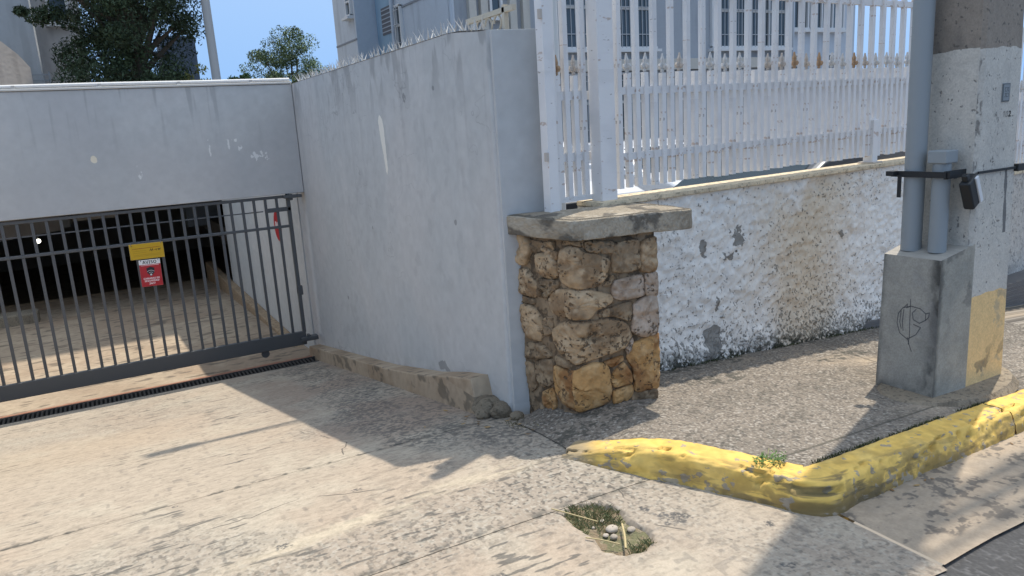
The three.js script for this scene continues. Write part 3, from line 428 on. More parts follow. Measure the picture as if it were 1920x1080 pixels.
// ---------------------------------------------------------------- stone pillar
{
  const o = thing('stone_pillar', 'rough field stone gate pillar with thick concrete cap', 'pillar');
  const poly = [[2.165, -3.9], [2.2535, -3.4713], [2.2572, -3.4583], [2.2627, -3.447], [2.27, -3.4374], [2.279, -3.4293], [2.2899, -3.423], [2.3024, -3.4182], [2.725, -3.295]];
  const ext = [[2.1238, -4.1], ...poly.slice(1, -1), [2.725, -3.295], [2.78, -3.28]];
  const cum = [0]; for (let i = 1; i < poly.length; i++) cum.push(cum[i - 1] + Math.hypot(poly[i][0] - poly[i - 1][0], poly[i][1] - poly[i - 1][1]));
  const on = w => { let i = 1; while (i < poly.length - 1 && cum[i] < w) i++; const L = cum[i] - cum[i - 1], t = (w - cum[i - 1]) / L, dx = (poly[i][0] - poly[i - 1][0]) / L, dz = (poly[i][1] - poly[i - 1][1]) / L; return { x: poly[i - 1][0] + t * L * dx, z: poly[i - 1][1] + t * L * dz, nx: -dz, nz: dx }; };
  const nrm = w => { let nx = 0, nz = 0; for (const d of [-0.05, -0.025, 0, 0.025, 0.05]) { const q = on(w + d); nx += q.nx; nz += q.nz; } const l = Math.hypot(nx, nz); return [nx / l, nz / l]; };
  const PT = (w, y, d) => { const q = on(w), [nx, nz] = nrm(w); return [q.x + nx * d, y, q.z + nz * d]; };
  const mortT = surf(512, 512, (u, v, c) => { const x = u, y = v, fi = fbm(x * 26, y * 26, 4), lo = fbm(x * 5, y * 5, 3); c[0] = 0.22; c[1] = 0.155; c[2] = 0.095; mixc(c, [0.31, 0.225, 0.14], ss(0.5, 0.7, lo)); mixc(c, [0.07, 0.05, 0.032], ss(0.5, 0.66, fi) * 0.8); return fi; }, true);
  const mort = std({ ...mortT, bumpScale: 0.012 });
  mesh('mortar_core', grid(90, 110, (u, v) => { const w = -0.05 + u * 1.03, y = -0.08 + (1 - v) * 1.19; return PT(Math.min(w, 0.962), y, (u > 0.985 ? -0.25 : -0.010) + 0.034 * (fbm(w * 14, y * 14, 4) - 0.5)); }, p => [p[0] + p[2], p[1]]), mort, o);
  // right flank of the core
  mesh('mortar_flank', grid(30, 60, (u, v) => { const y = -0.08 + (1 - v) * 1.19; return [2.722 + u * 0.06 + 0.012 * (fbm(u * 6, y * 10, 3) - 0.5), y, -3.30 - u * 0.5]; }, p => [p[2], p[1]]), mort, o);
  const mkT = (base, dark, light, sd) => surf(512, 512, (u, v, c) => { const x = u, y = v; const lo = fbm(x * 5 + sd, y * 5, 4), mi = fbm(x * 16, y * 16 + sd, 4), fi = fbm(x * 60, y * 60 + sd, 3); c[0] = base[0]; c[1] = base[1]; c[2] = base[2]; mixc(c, dark, ss(0.42, 0.64, lo) * 0.9); mixc(c, light, ss(0.5, 0.72, mi) * 0.6); const pit = ss(0.60, 0.72, fbm(x * 70 + sd, y * 70, 4)) * ss(0.35, 0.6, fbm(x * 9, y * 9 + sd, 2)); mixc(c, [0.09, 0.062, 0.037], pit * 0.8); const n = 0.8 + 0.4 * fi; c[0] *= n; c[1] *= n; c[2] *= n; return 0.6 + (mi - 0.5) * 0.6 - pit * 0.6 + (fi - 0.5) * 0.2; }, true);
  const mats = {
    t: std({ ...mkT([0.45, 0.315, 0.185], [0.24, 0.155, 0.085], [0.56, 0.42, 0.27], 3), bumpScale: 0.014 }),
    o: std({ ...mkT([0.47, 0.265, 0.10], [0.25, 0.115, 0.04], [0.54, 0.36, 0.18], 14), bumpScale: 0.012 }),
    p: std({ ...mkT([0.42, 0.32, 0.24], [0.28, 0.205, 0.145], [0.50, 0.41, 0.33], 29), bumpScale: 0.010 }),
    b: std({ ...mkT([0.27, 0.19, 0.115], [0.14, 0.095, 0.055], [0.40, 0.30, 0.19], 41), bumpScale: 0.014 }),
  };
  const kind = { 1: 't', 7: 't', 8: 't', 24: 't', 9: 'b', 2: 'b', 3: 'b', 4: 't', 5: 'p', 6: 'p', 10: 'p', 11: 'o', 12: 'p', 13: 'o', 14: 'o', 15: 'o', 16: 'o', 17: 'b', 18: 'b', 19: 'b', 20: 'p', 21: 't', 23: 't', 25: 't', 27: 't', 32: 'o', 34: 't', 30: 'b' };
  const stones = [
    [1, [0.391, 1.013], [0.484, 1.032], [0.537, 0.994], [0.62, 0.973], [0.682, 0.94], [0.672, 0.859], [0.613, 0.796], [0.474, 0.789], [0.379, 0.827], [0.367, 0.936]],
    [2, [0.595, 1.056], [0.707, 1.039], [0.712, 0.978], [0.62, 0.98], [0.551, 1.0], [0.539, 1.048]], [3, [0.72, 1.031], [0.863, 1.031], [0.866, 0.88], [0.786, 0.854], [0.701, 0.87], [0.697, 0.965]],
    [4, [0.884, 1.029], [0.966, 1.035], [0.963, 0.85], [0.873, 0.852], [0.863, 0.922]], [5, [0.721, 0.813], [0.872, 0.831], [0.884, 0.712], [0.753, 0.698], [0.696, 0.718], [0.691, 0.774]],
    [6, [0.894, 0.829], [0.967, 0.835], [0.968, 0.702], [0.898, 0.71]], [7, [0.262, 0.699], [0.347, 0.774], [0.556, 0.775], [0.675, 0.734], [0.688, 0.691], [0.594, 0.653], [0.55, 0.612], [0.433, 0.611], [0.297, 0.625]],
    [8, [0.301, 0.532], [0.413, 0.594], [0.563, 0.594], [0.692, 0.593], [0.778, 0.554], [0.798, 0.481], [0.759, 0.414], [0.627, 0.38], [0.511, 0.36], [0.454, 0.345], [0.351, 0.382], [0.295, 0.444]],
    [9, [0.608, 0.638], [0.723, 0.673], [0.81, 0.678], [0.808, 0.593], [0.792, 0.568], [0.692, 0.605], [0.614, 0.61]], [10, [0.824, 0.662], [0.898, 0.703], [0.968, 0.688], [0.97, 0.488], [0.878, 0.464], [0.806, 0.508], [0.815, 0.594]],
    [11, [0.803, 0.423], [0.893, 0.455], [0.97, 0.46], [0.969, 0.152], [0.885, 0.134], [0.818, 0.143], [0.803, 0.278], [0.77, 0.349]], [12, [0.762, 0.414], [0.805, 0.473], [0.815, 0.44], [0.78, 0.368]],
    [13, [0.633, 0.337], [0.743, 0.365], [0.75, 0.336], [0.683, 0.301]], [14, [0.689, 0.278], [0.756, 0.32], [0.799, 0.249], [0.79, 0.192], [0.686, 0.177], [0.673, 0.237]],
    [15, [0.423, 0.295], [0.568, 0.345], [0.654, 0.312], [0.669, 0.208], [0.662, 0.107], [0.587, 0.073], [0.456, 0.056], [0.331, 0.082], [0.278, 0.189], [0.291, 0.296]], [16, [0.685, 0.155], [0.797, 0.176], [0.803, 0.116], [0.734, 0.059], [0.682, 0.067], [0.676, 0.112]],
    [17, [0.81, 0.13], [0.953, 0.132], [0.956, 0.049], [0.883, 0.045], [0.794, 0.058]], [18, [0.296, 0.012], [0.456, 0.053], [0.461, -0.005], [0.333, -0.046]], [19, [0.471, 0.048], [0.572, 0.053], [0.562, 0.003], [0.476, -0.003]], [20, [0.587, 0.066], [0.675, 0.06], [0.674, 0.023], [0.6, 0.019]],
    [21, [-0.023, 1.065], [0.105, 1.06], [0.13, 0.983], [0.081, 0.893], [-0.016, 0.897]], [22, [0.124, 1.04], [0.227, 1.041], [0.233, 0.993], [0.15, 0.971]], [23, [0.236, 1.035], [0.307, 1.047], [0.323, 1.0], [0.281, 0.969], [0.233, 0.993]],
    [24, [0.17, 0.959], [0.282, 0.976], [0.348, 0.934], [0.352, 0.851], [0.291, 0.823], [0.193, 0.862]], [25, [0.001, 0.848], [0.089, 0.865], [0.176, 0.774], [0.149, 0.698], [0.022, 0.71]], [26, [0.19, 0.818], [0.35, 0.823], [0.347, 0.781], [0.243, 0.71], [0.171, 0.715]],
    [27, [0.016, 0.634], [0.134, 0.637], [0.2, 0.544], [0.182, 0.438], [0.053, 0.429], [0.016, 0.514]], [28, [0.213, 0.576], [0.285, 0.596], [0.283, 0.501], [0.215, 0.474]], [29, [0.039, 0.396], [0.19, 0.41], [0.258, 0.349], [0.151, 0.312], [0.032, 0.303]],
    [30, [0.118, 0.293], [0.268, 0.328], [0.268, 0.189], [0.18, 0.136], [0.12, 0.196]], [31, [0.018, 0.269], [0.094, 0.27], [0.116, 0.136], [0.057, 0.075], [0.03, 0.147]], [32, [0.167, 0.102], [0.255, 0.151], [0.281, 0.074], [0.276, 0.022], [0.212, -0.002], [0.156, 0.037]],
    [33, [0.064, 0.03], [0.141, 0.034], [0.205, -0.012], [0.123, -0.057], [0.071, -0.032]], [34, [0.313, 0.993], [0.37, 0.992], [0.362, 0.95], [0.305, 0.943]], [35, [0.395, 1.068], [0.526, 1.06], [0.531, 1.025], [0.485, 1.045], [0.402, 1.036]], [36, [0.693, 0.85], [0.714, 0.841], [0.681, 0.792], [0.641, 0.79], [0.678, 0.831]],
    [37, [0.345, 0.36], [0.40, 0.335], [0.40, 0.31], [0.30, 0.31], [0.29, 0.36]], [38, [0.03, 0.69], [0.13, 0.685], [0.14, 0.655], [0.02, 0.65]],
  ];
  for (const [id, ...pg] of stones) {
    // smooth closed outline with a little noise
    const cw = pg.reduce((a, p) => a + p[0], 0) / pg.length, cy = pg.reduce((a, p) => a + p[1], 0) / pg.length;
    const cv = new THREE.CatmullRomCurve3(pg.map(p => new THREE.Vector3(p[0], p[1], 0)), true, 'catmullrom', 0.28);
    const area = Math.abs(pg.reduce((a, p, i) => { const q = pg[(i + 1) % pg.length]; return a + p[0] * q[1] - q[0] * p[1]; }, 0)) / 2;
    const N = 60, R = [1.0, 0.985, 0.94, 0.86, 0.75, 0.62, 0.48, 0.34, 0.2, 0.07], bul = Math.min(0.034, 0.14 * Math.sqrt(area)) * rr(0.75, 1.25);
    const P = [], U = [], I = [], out = cv.getSpacedPoints(N).slice(0, N);
    R.forEach((r, k) => out.forEach((q, i) => {
      const e = 0.004 * (vn(q.x * 60 + id, q.y * 60) - 0.5);
      const jg = 1.035 + 0.10 * (fbm(q.x * 26 + id, q.y * 26, 3) - 0.5), w = cw + (q.x - cw) * r * jg + e, y = cy + (q.y - cy) * r * jg + e;
      const prof = Math.pow(1 - Math.pow(r, 4.5), 0.5);
      const nz = 0.044 * (fbm(w * 10 + id, y * 10, 4) - 0.5) + 0.034 * (fbm(w * 30 + id, y * 30, 4) - 0.5) - 0.012 * ss(0.015, 0, Math.abs(fbm(w * 8 + id * 3, y * 8, 2) - 0.5)) + (id === 8 ? -0.045 * ss(0.6, 0.72, fbm(w * 11 + 2, y * 16, 3)) : 0);
      const d = k === 0 ? -0.03 : -0.002 + bul * prof + nz * Math.min(1, prof * 1.4);
      P.push(...PT(Math.min(Math.max(w, -0.03), 0.972), y, d)); U.push(w + id * 0.37, y + id * 0.21);
    }));
    const c0 = P.length / 3; P.push(...PT(cw, cy, -0.008 + bul)); U.push(cw + id * 0.37, cy + id * 0.21);
    for (let k = 0; k < R.length - 1; k++) for (let i = 0; i < N; i++) { const a = k * N + i, b = k * N + (i + 1) % N, c = a + N, d = b + N; I.push(a, c, b, b, c, d); }
    for (let i = 0; i < N; i++) I.push((R.length - 1) * N + i, c0, (R.length - 1) * N + (i + 1) % N);
    const g = new THREE.BufferGeometry(); g.setAttribute('position', new THREE.Float32BufferAttribute(P, 3)); g.setAttribute('uv', new THREE.Float32BufferAttribute(U, 2)); g.setIndex(I); g.computeVertexNormals();
    mesh('stone', g, mats[kind[id] || 'b'], o);
  }
  // stones on the flank towards the stucco wall
  // cap slab
  const capT = surf(640, 640, (u, v, c) => { const x = u * 1.5, y = v * 1.5, lo = fbm(x * 4, y * 4, 4), fi = fbm(x * 30, y * 30, 4), gr = vn(x * 120, y * 120); c[0] = 0.40; c[1] = 0.345; c[2] = 0.265; mixc(c, [0.27, 0.225, 0.165], ss(0.42, 0.66, lo) * 0.8); mixc(c, [0.08, 0.072, 0.06], ss(0.55, 0.68, fbm(x * 9 + 9, y * 9, 5)) * 0.8); mixc(c, [0.46, 0.42, 0.35], ss(0.6, 0.72, fi) * 0.4); const n = 0.82 + 0.3 * gr; c[0] *= n; c[1] *= n; c[2] *= n; return 0.5 + (fi - 0.5) * 0.9 + (gr - 0.5) * 0.2; }, true);
  const cap = [[2.11, -3.915], [2.15, -3.66], [2.195, -3.42], [2.212, -3.38], [2.255, -3.357], [2.48, -3.31], [2.72, -3.262], [2.935, -3.222], [2.957, -3.245], [2.95, -3.55], [2.94, -3.735], [2.45, -3.84]];
  const cc = new THREE.CatmullRomCurve3(cap.map(p => new THREE.Vector3(p[0], 0, p[1])), true, 'catmullrom', 0.12), CN = 150, ring = cc.getSpacedPoints(CN).slice(0, CN), mx = 2.53, mz = -3.56;
  const lay = [[0.86, 1.074], [0.985, 1.075], [1.0, 1.080], [1.004, 1.11], [1.004, 1.15], [1.0, 1.180], [0.99, 1.188], [0.9, 1.192], [0.75, 1.195], [0.5, 1.2], [0.25, 1.2], [0.02, 1.2]];
  const P = [], U = [], I = [];
  lay.forEach(([r, y], k) => ring.forEach((q, i) => { const ch = 0.022 * (fbm(q.x * 9 + 3, q.z * 9 + y * 9, 4) - 0.5) + 0.010 * (vn(q.x * 40, q.z * 40 + y * 40) - 0.5), s = r + (k < 8 ? ch * 1.2 : 0); const x = mx + (q.x - mx) * s, z = mz + (q.z - mz) * s; P.push(x, y + 0.016 * (fbm(x * 6, z * 6, 4) - 0.5) + (k > 6 ? 0.008 * ss(0.02, 0, Math.abs(z + 3.47 + 0.05 * Math.sin(x * 9)) ) * -1.4 : 0), z); U.push((q.x + q.z * 0.3) / 1.5 + (k > 6 ? 0 : 0), k > 6 ? z / 1.5 : y / 1.5 + 0.3); if (k > 6) U[U.length - 2] = x / 1.5; }));
  for (let k = 0; k < lay.length - 1; k++) for (let i = 0; i < CN; i++) { const a = k * CN + i, b = k * CN + (i + 1) % CN, c = a + CN, d = b + CN; I.push(a, c, b, b, c, d); }
  const g = new THREE.BufferGeometry(); g.setAttribute('position', new THREE.Float32BufferAttribute(P, 3)); g.setAttribute('uv', new THREE.Float32BufferAttribute(U, 2)); g.setIndex(I); g.computeVertexNormals();
  mesh('cap_slab', g, std({ ...capT, bumpScale: 0.012 }), o).userData.label = 'chipped weathered concrete cap slab';
}

// ---------------------------------------------------------------- stucco wall
{
  const S0 = -0.50, S1 = 4.25, Y0 = -0.75, Y1 = 1.225;
  const chips = [[0.42, 0.816, 0.03, 0.05], [0.77, 0.85, 0.045, 0.06], [0.70, 0.72, 0.06, 0.02], [0.55, 0.38, 0.015, 0.05], [1.5, 0.95, 0.03, 0.015], [2.0, 0.7, 0.02, 0.03], [1.2, 0.55, 0.02, 0.02]];
  const T = surf(2048, 768, (u, v, c) => {
    const s = S0 + u * (S1 - S0), y = Y0 + v * (Y1 - Y0), x = 3.13 + s * FC, gh = y - walkY(x);
    const lo = fbm(s * 1.5, y * 1.5, 4), mi = fbm(s * 9, y * 9, 4), fi = fbm(s * 34, y * 34, 3);
    c[0] = 0.83; c[1] = 0.80; c[2] = 0.745; mixc(c, [0.75, 0.725, 0.68], ss(0.45, 0.7, mi) * 0.6); mixc(c, [0.85, 0.82, 0.77], ss(0.5, 0.7, lo) * 0.4);
    // ochre damp stain
    const oc = Math.exp(-Math.pow((s - 1.55 + 0.3 * (lo - 0.5)) / 0.55, 2)) * ss(0.30, 0.6, fbm(s * 2.2 + 7, y * 1.6, 4)); mixc(c, [0.66, 0.53, 0.36], oc * 0.75);
    const rust = Math.exp(-Math.pow((s - 2.15) / 0.07, 2)) * ss(0.4, 1.2, y) * ss(0.35, 0.6, fbm(s * 20, y * 2, 3)); mixc(c, [0.42, 0.23, 0.09], rust * 0.6);
    // pits showing dark mould
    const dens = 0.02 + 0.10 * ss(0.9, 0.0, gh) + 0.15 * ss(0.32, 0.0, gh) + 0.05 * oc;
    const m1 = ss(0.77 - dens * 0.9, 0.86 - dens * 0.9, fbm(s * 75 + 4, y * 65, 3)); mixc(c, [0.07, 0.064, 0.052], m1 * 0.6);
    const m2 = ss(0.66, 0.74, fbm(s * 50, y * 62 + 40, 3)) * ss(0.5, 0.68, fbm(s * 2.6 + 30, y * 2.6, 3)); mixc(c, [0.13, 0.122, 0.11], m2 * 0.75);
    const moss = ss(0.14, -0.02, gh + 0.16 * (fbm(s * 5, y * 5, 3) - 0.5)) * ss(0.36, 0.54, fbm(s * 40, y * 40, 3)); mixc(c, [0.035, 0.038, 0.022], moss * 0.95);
    let h = 0.55 + (mi - 0.5) * 0.5 + (fi - 0.5) * 0.3 - m1 * 0.45;
    for (const [a, b, w, hh] of chips) { const q = Math.hypot((s - a + 0.2 * (y - b)) / w, (y - b) / hh) + (fbm(s * 36, y * 36, 4) - 0.5) * 3.2; if (q < 0.95) { mixc(c, [0.15, 0.14, 0.12], 0.8); h -= 0.3; } }
    const pq = Math.hypot((s - 0.50) / 0.09, (y - 0.13) / 0.12) + (fbm(s * 14, y * 14, 3) - 0.5) * 0.9; if (pq < 1) { mixc(c, [0.22, 0.21, 0.19], 0.9); h -= 0.3; }
    const n = 0.94 + 0.12 * fi; c[0] *= n; c[1] *= n; c[2] *= n; return h;
  });
  const o = thing('stucco_wall', 'low white rough stucco wall with black mould stains beneath the picket fence', 'wall');
  const tr = (s, y) => 0.034 * (fbm(s * 7, y * 9, 4) - 0.5) + 0.05 * Math.abs(fbm(s * 13 + 30, y * 17, 3) - 0.5) + 0.016 * (vn(s * 36, y * 40) - 0.5);
  const sm = std({ ...T, bumpScale: 0.02, roughness: 0.95 });
  mesh('stucco_face', grid(360, 130, (u, v) => { const s = S0 + u * (S1 - S0), y = Y1 - 0.03 - v * (Y1 - 0.03 - Y0); const [x, z] = fp(s, -0.01 + tr(s, y) + 0.02 * ss(0.25, 0, y - walkY(3.13 + s))); return [x, y, z]; }, null), sm, o);
  { const g = o.children[0].geometry, uv = g.attributes.uv, p = g.attributes.position; for (let i = 0; i < uv.count; i++) uv.setXY(i, i % 361 / 360, (p.getY(i) - Y0) / (Y1 - Y0)); }
  const slab = (s0, s1, n0, n1, y0, y1) => { const g = box(s1 - s0, y1 - y0, n1 - n0, (s0 + s1) / 2, (y0 + y1) / 2, (n0 + n1) / 2); g.rotateY(FA); g.translate(3.13, 0, -3.734); return muv(g, 0.5); };
  const wcm = concMat([1.45, 1.5, 1.6]);
  mesh('wall_core', slab(S0, S1, -0.2, -0.03, Y0, 1.19), wcm, o);
  const cm = std({ ...concTex, bumpScale: 0.004, color: lin(1.9, 1.75, 1.45) });
  const cg = new RoundedBoxGeometry(S1 - S0 + 0.3, 0.034, 0.235, 2, 0.008).translate((S0 + S1) / 2 + 0.15, 1.209, -0.095); cg.rotateY(FA); cg.translate(3.13, 0, -3.734); mesh('coping', muv(cg, 0.5), cm, o);
  const l = thing('lower_stucco_wall', 'white stucco wall continuing at a lower step beyond the utility pole', 'wall');
  mesh('wall_body', slab(S1 + 0.01, 13, -0.2, 0.0, -2, 0.93), wcm, l);
  mesh('coping', slab(S1 + 0.01, 13, -0.22, 0.02, 0.932, 0.965), cm, l);
}

// ---------------------------------------------------------------- white picket fence
{
  const pT = surf(256, 1024, (u, v, c) => { const x = u * 0.5, y = v * 2, fi = fbm(x * 30, y * 30, 3); c[0] = 0.78; c[1] = 0.765; c[2] = 0.755; mixc(c, [0.66, 0.645, 0.635], ss(0.5, 0.7, fbm(x * 8, y * 3, 3)) * 0.5); const r = ss(0.735, 0.79, fbm(x * 22, y * 12 + 5, 4)); mixc(c, [0.36, 0.20, 0.10], r * 0.55); mixc(c, [0.16, 0.12, 0.10], ss(0.80, 0.86, fbm(x * 50, y * 36, 3)) * 0.6); return fi; }, true);
  const wm = std({ ...pT, bumpScale: 0.001, roughness: 0.5 });
  const rust = [wm, std({ color: lin(0.52, 0.46, 0.40), roughness: 0.7 }), std({ color: lin(0.42, 0.28, 0.17), roughness: 0.85 }), std({ color: lin(0.58, 0.57, 0.55), roughness: 0.6 })];
  const fl = new THREE.Shape(); // fleur finial
  [[0, 0], [-0.009, 0.004], [-0.008, 0.028], [-0.022, 0.022], [-0.031, 0.036], [-0.024, 0.05], [-0.014, 0.044], [-0.011, 0.056], [-0.013, 0.075], [0, 0.112], [0.013, 0.075], [0.011, 0.056], [0.014, 0.044], [0.024, 0.05], [0.031, 0.036], [0.022, 0.022], [0.008, 0.028], [0.009, 0.004]].forEach(([a, b], i) => i ? fl.lineTo(a, b) : fl.moveTo(a, b));
  const fg = new THREE.ExtrudeGeometry(fl, { depth: 0.008, bevelEnabled: true, bevelSize: 0.0025, bevelThickness: 0.003, bevelSegments: 1 }); fg.translate(0, 0, -0.004);
  const fg2 = merge([fg.clone(), fg.clone().rotateY(Math.PI / 2)]);
  const W = 0.034;
  const variants = (h) => [0, 1, 2, 3, 4].map(i => muv(box(W, h, W, 0, h / 2, 0), 1, i * 0.17, i * 0.37));
  function fence(name, label, s0, s1, dy, opts) {
    const o = thing(name, label, 'fence', [3.13, dy, -3.734], FA);
    const n = -0.09, top = opts.top;
    const tallV = variants(top - 1.285), shortV = variants(1.985 - 1.285);
    let i = 0;
    for (let s = s0; s < s1; s += 0.0745, i++) {
      if (opts.gaps && opts.gaps.some(([a, b]) => s > a && s < b)) continue;
      const tall = i % 2 === 0, b = mesh(tall ? 'tall_bar' : 'short_bar', (tall ? tallV : shortV)[i % 5], wm, o); b.position.set(s + rr(-0.003, 0.003), 1.285 + rr(-0.008, 0.004), n); b.rotation.set(0, 0, rr(-0.004, 0.004));
      if (!tall) { const k = rnd(); if (k > 0.06) { const f = mesh('finial', fg2, k > 0.94 ? rust[2] : k > 0.78 ? rust[1] : rust[3], b); f.position.y = 0.703; f.rotation.z = rr(-0.08, 0.08); f.rotation.y = rr(-0.3, 0.3); } }
    }
    for (const y of [1.475, 1.875, top - 0.12]) mesh('rail', muv(box(s1 - s0, 0.044, 0.03, (s0 + s1) / 2, y, n - 0.012), 1, y), wm, o);
    for (const [s, w, h] of opts.posts) { mesh('post', muv(rbox(w, h, 0.085, 0.006, s, 1.226 + h / 2, n), 1, s * 0.3), wm, o); mesh('base_plate', rbox(w + 0.06, 0.012, 0.14, 0.003, s, 1.232, n), rust[1], o); }
    return o;
  }
  fence('picket_fence', 'white iron picket fence with fleur finials on the stucco wall beside the stone pillar', -0.235, 4.2, 0, { top: 2.6, posts: [[2.5, 0.075, 0.35], [4.12, 0.085, 1.9]] });
  const o = thing('corner_fence', 'short white fence panel with a wide rusty post standing over the stone pillar', 'fence', [3.13, 0, -3.734], FA);
  const tv = variants(1.3), sv = variants(0.72);
  mesh('wide_post', muv(rbox(0.125, 1.45, 0.1, 0.006, -0.385, 1.915, -0.07), 1), wm, o);
  for (const [s, t] of [[-0.675, 0], [-0.61, 1], [-0.545, 0], [-0.482, 1]]) { const b = mesh(t ? 'tall_bar' : 'short_bar', (t ? tv : sv)[(s * 100 | 0) & 3], wm, o); b.position.set(s, 1.255, -0.13); if (!t) { const f = mesh('finial', fg2, rust[s < -0.6 ? 2 : 1], b); f.position.y = 0.723; } }
  for (const y of [1.5, 1.86, 2.48]) mesh('rail', muv(box(0.32, 0.05, 0.03, -0.56, y, -0.145), 1), wm, o);
  mesh('end_post', muv(rbox(0.07, 1.42, 0.07, 0.006, -0.80, 1.90, -0.06), 1, 0.2), wm, o);
  mesh('end_post', muv(rbox(0.055, 1.42, 0.09, 0.006, -0.735, 1.90, -0.13), 1, 0.4), wm, o);
  mesh('hinge_lug', cyl(0.014, 0.014, 0.05, 10, -0.845, 1.52, -0.03), rust[1], o); mesh('hinge_lug', cyl(0.014, 0.014, 0.05, 10, -0.845, 2.3, -0.03), rust[1], o);
  mesh('bottom_rail', muv(box(0.40, 0.03, 0.03, -0.56, 1.25, -0.13), 1), wm, o);
  // short arm with scroll bracket reaching back above the grey wall
  const sc = thing('scroll_bracket', 'pale iron bracket with scrollwork above the end of the grey wall', 'bracket', [2.32, 2.30, -4.05], 0);
  const im = std({ color: lin(0.5, 0.45, 0.36), roughness: 0.7 });
  mesh('arm', box(0.03, 0.03, 0.62, 0, 0.09, -0.3), im, sc); mesh('upright', box(0.03, 0.24, 0.03, 0, 0.0, -0.1), im, sc);
  for (const z of [-0.2, -0.32, -0.44]) mesh('scroll', new THREE.TorusGeometry(0.045, 0.007, 6, 18, 5).rotateY(Math.PI / 2).translate(0, 0.03, z), im, sc);
  fence('far_picket_fence', 'white picket fence on the lower stucco wall beyond the utility pole', 4.4, 9, -0.26, { top: 2.6, posts: [[4.34, 0.085, 1.9], [8.9, 0.085, 1.9]] });
}

// ---------------------------------------------------------------- utility pole
{
  const o = thing('utility_pole', 'weathered square concrete utility pole with yellow painted foot on the sidewalk', 'pole');
  // tapered shaft, chamfered
  const sec = y => { const t = y < 2.4 ? (y + 0.2) / 2.6 : 1 + (y - 2.4) / 9 * 1.8, x0 = 4.435 - 0.03 * Math.min(t, 1) + (t > 1 ? (t - 1) * 0.04 : 0), w = 0.455 - 0.068 * Math.min(t, 1) - (t > 1 ? (t - 1) * 0.075 : 0), zf = -2.485, dp = 0.40 - 0.04 * Math.min(t, 1) - (t > 1 ? (t - 1) * 0.05 : 0), c = 0.02; return [[x0, zf - c], [x0 + c, zf], [x0 + w - c, zf], [x0 + w, zf - c], [x0 + w, zf - dp + c], [x0 + w - c, zf - dp], [x0 + c, zf - dp], [x0, zf - dp + c]]; };
  const shaft = (y0, y1, n) => { const P = [], U = [], I = [], per = [0, 0.03, 0.44, 0.47, 0.83, 0.86, 1.27, 1.30, 1.66]; for (let j = 0; j <= n; j++) { const y = y0 + (y1 - y0) * j / n, S = sec(y); for (let i = 0; i <= 8; i++) { P.push(S[i % 8][0], y, S[i % 8][1]); U.push(per[i] / 1.66, (y - y0) / (y1 - y0)); } } for (let j = 0; j < n; j++) for (let i = 0; i < 8; i++) { const a = j * 9 + i, b = a + 1, c = a + 9, d = b + 9; I.push(a, b, c, b, d, c); } let g = new THREE.BufferGeometry(); g.setAttribute('position', new THREE.Float32BufferAttribute(P, 3)); g.setAttribute('uv', new THREE.Float32BufferAttribute(U, 2)); g.setIndex(I); g = g.toNonIndexed(); g.computeVertexNormals(); return g; };
  const pT = surf(768, 1280, (u, v, c) => {
    const p = u * 1.66, y = -0.2 + v * 2.8, fi = fbm(p * 30, y * 30, 3), mi = fbm(p * 7, y * 5, 4), gr = vn(p * 150, y * 150), edge = 0.02 * (vn(p * 14, 3) - 0.5);
    let h = 0.55 + (fi - 0.5) * 0.4;
    if (y > 1.975 + edge) { c[0] = 0.34; c[1] = 0.285; c[2] = 0.23; mixc(c, [0.20, 0.175, 0.15], ss(0.45, 0.65, fbm(p * 4, y * 1.2, 4)) * 0.8); mixc(c, [0.10, 0.09, 0.08], ss(0.72, 0.78, fbm(p * 40, y * 40, 3)) * 0.7); h -= 0.1; }
    else if (y > 0.545 + edge) { c[0] = 0.65; c[1] = 0.605; c[2] = 0.53; mixc(c, [0.57, 0.535, 0.475], ss(0.45, 0.7, mi) * 0.6); const ch = ss(0.76, 0.80, fbm(p * 44 + 3, y * 44, 3)); mixc(c, [0.16, 0.15, 0.14], ch * 0.75); h -= ch * 0.3;
      const front = p > 0.03 && p < 0.44; if (front) { const cr = ss(0.012, 0.0, Math.abs(fbm(p * 12, y * 9, 4) - 0.5)) * ss(0.5, 0.62, fbm(p * 6 + 5, y * 4.2, 3)); mixc(c, [0.13, 0.125, 0.12], cr * 0.7); if (Math.abs(p - 0.36 + 0.05 * (y - 1)) < 0.008 + 0.012 * vn(3, y * 16) && y > 0.9 && y < 1.28) mixc(c, [0.12, 0.12, 0.12], 0.85); }
      const ed = Math.min(Math.abs(p - 0.015), Math.abs(p - 0.455)); mixc(c, [0.13, 0.12, 0.11], ss(0.03, 0.0, ed) * ss(0.56, 0.66, fbm(p * 40, y * 18, 3)) * 0.75); }
    else { c[0] = 0.90; c[1] = 0.62; c[2] = 0.29; mixc(c, [0.84, 0.57, 0.27], ss(0.45, 0.7, mi) * 0.6); mixc(c, [0.42, 0.36, 0.26], ss(0.60, 0.7, fbm(p * 8, y * 8, 4)) * 0.6); mixc(c, [0.16, 0.13, 0.09], ss(0.62, 0.7, fbm(p * 12 + 8, y * 12, 4)) * ss(0.35, 0, y) * 0.7); }
    const n = 0.9 + 0.2 * (gr - 0.5) + 0.15 * (fi - 0.5); c[0] *= n; c[1] *= n; c[2] *= n; return h;
  });
  mesh('lower_shaft', shaft(-0.2, 2.6, 28), std({ ...pT, bumpScale: 0.006 }), o);
  mesh('upper_shaft', shaft(2.6, 11, 4), concMat([0.8, 0.72, 0.62]), o);
  // footing block
  const bl = [[4.165, -2.86], [4.165, -2.50], [4.455, -2.487], [4.455, -2.86]];
  const P = [], U = []; const q = (a, b, c, d, ua, ub, va, vb) => { for (const [p, uu, vv] of [[a, ua, va], [b, ub, va], [c, ub, vb], [a, ua, va], [c, ub, vb], [d, ua, vb]]) { P.push(...p); U.push(uu, vv); } };
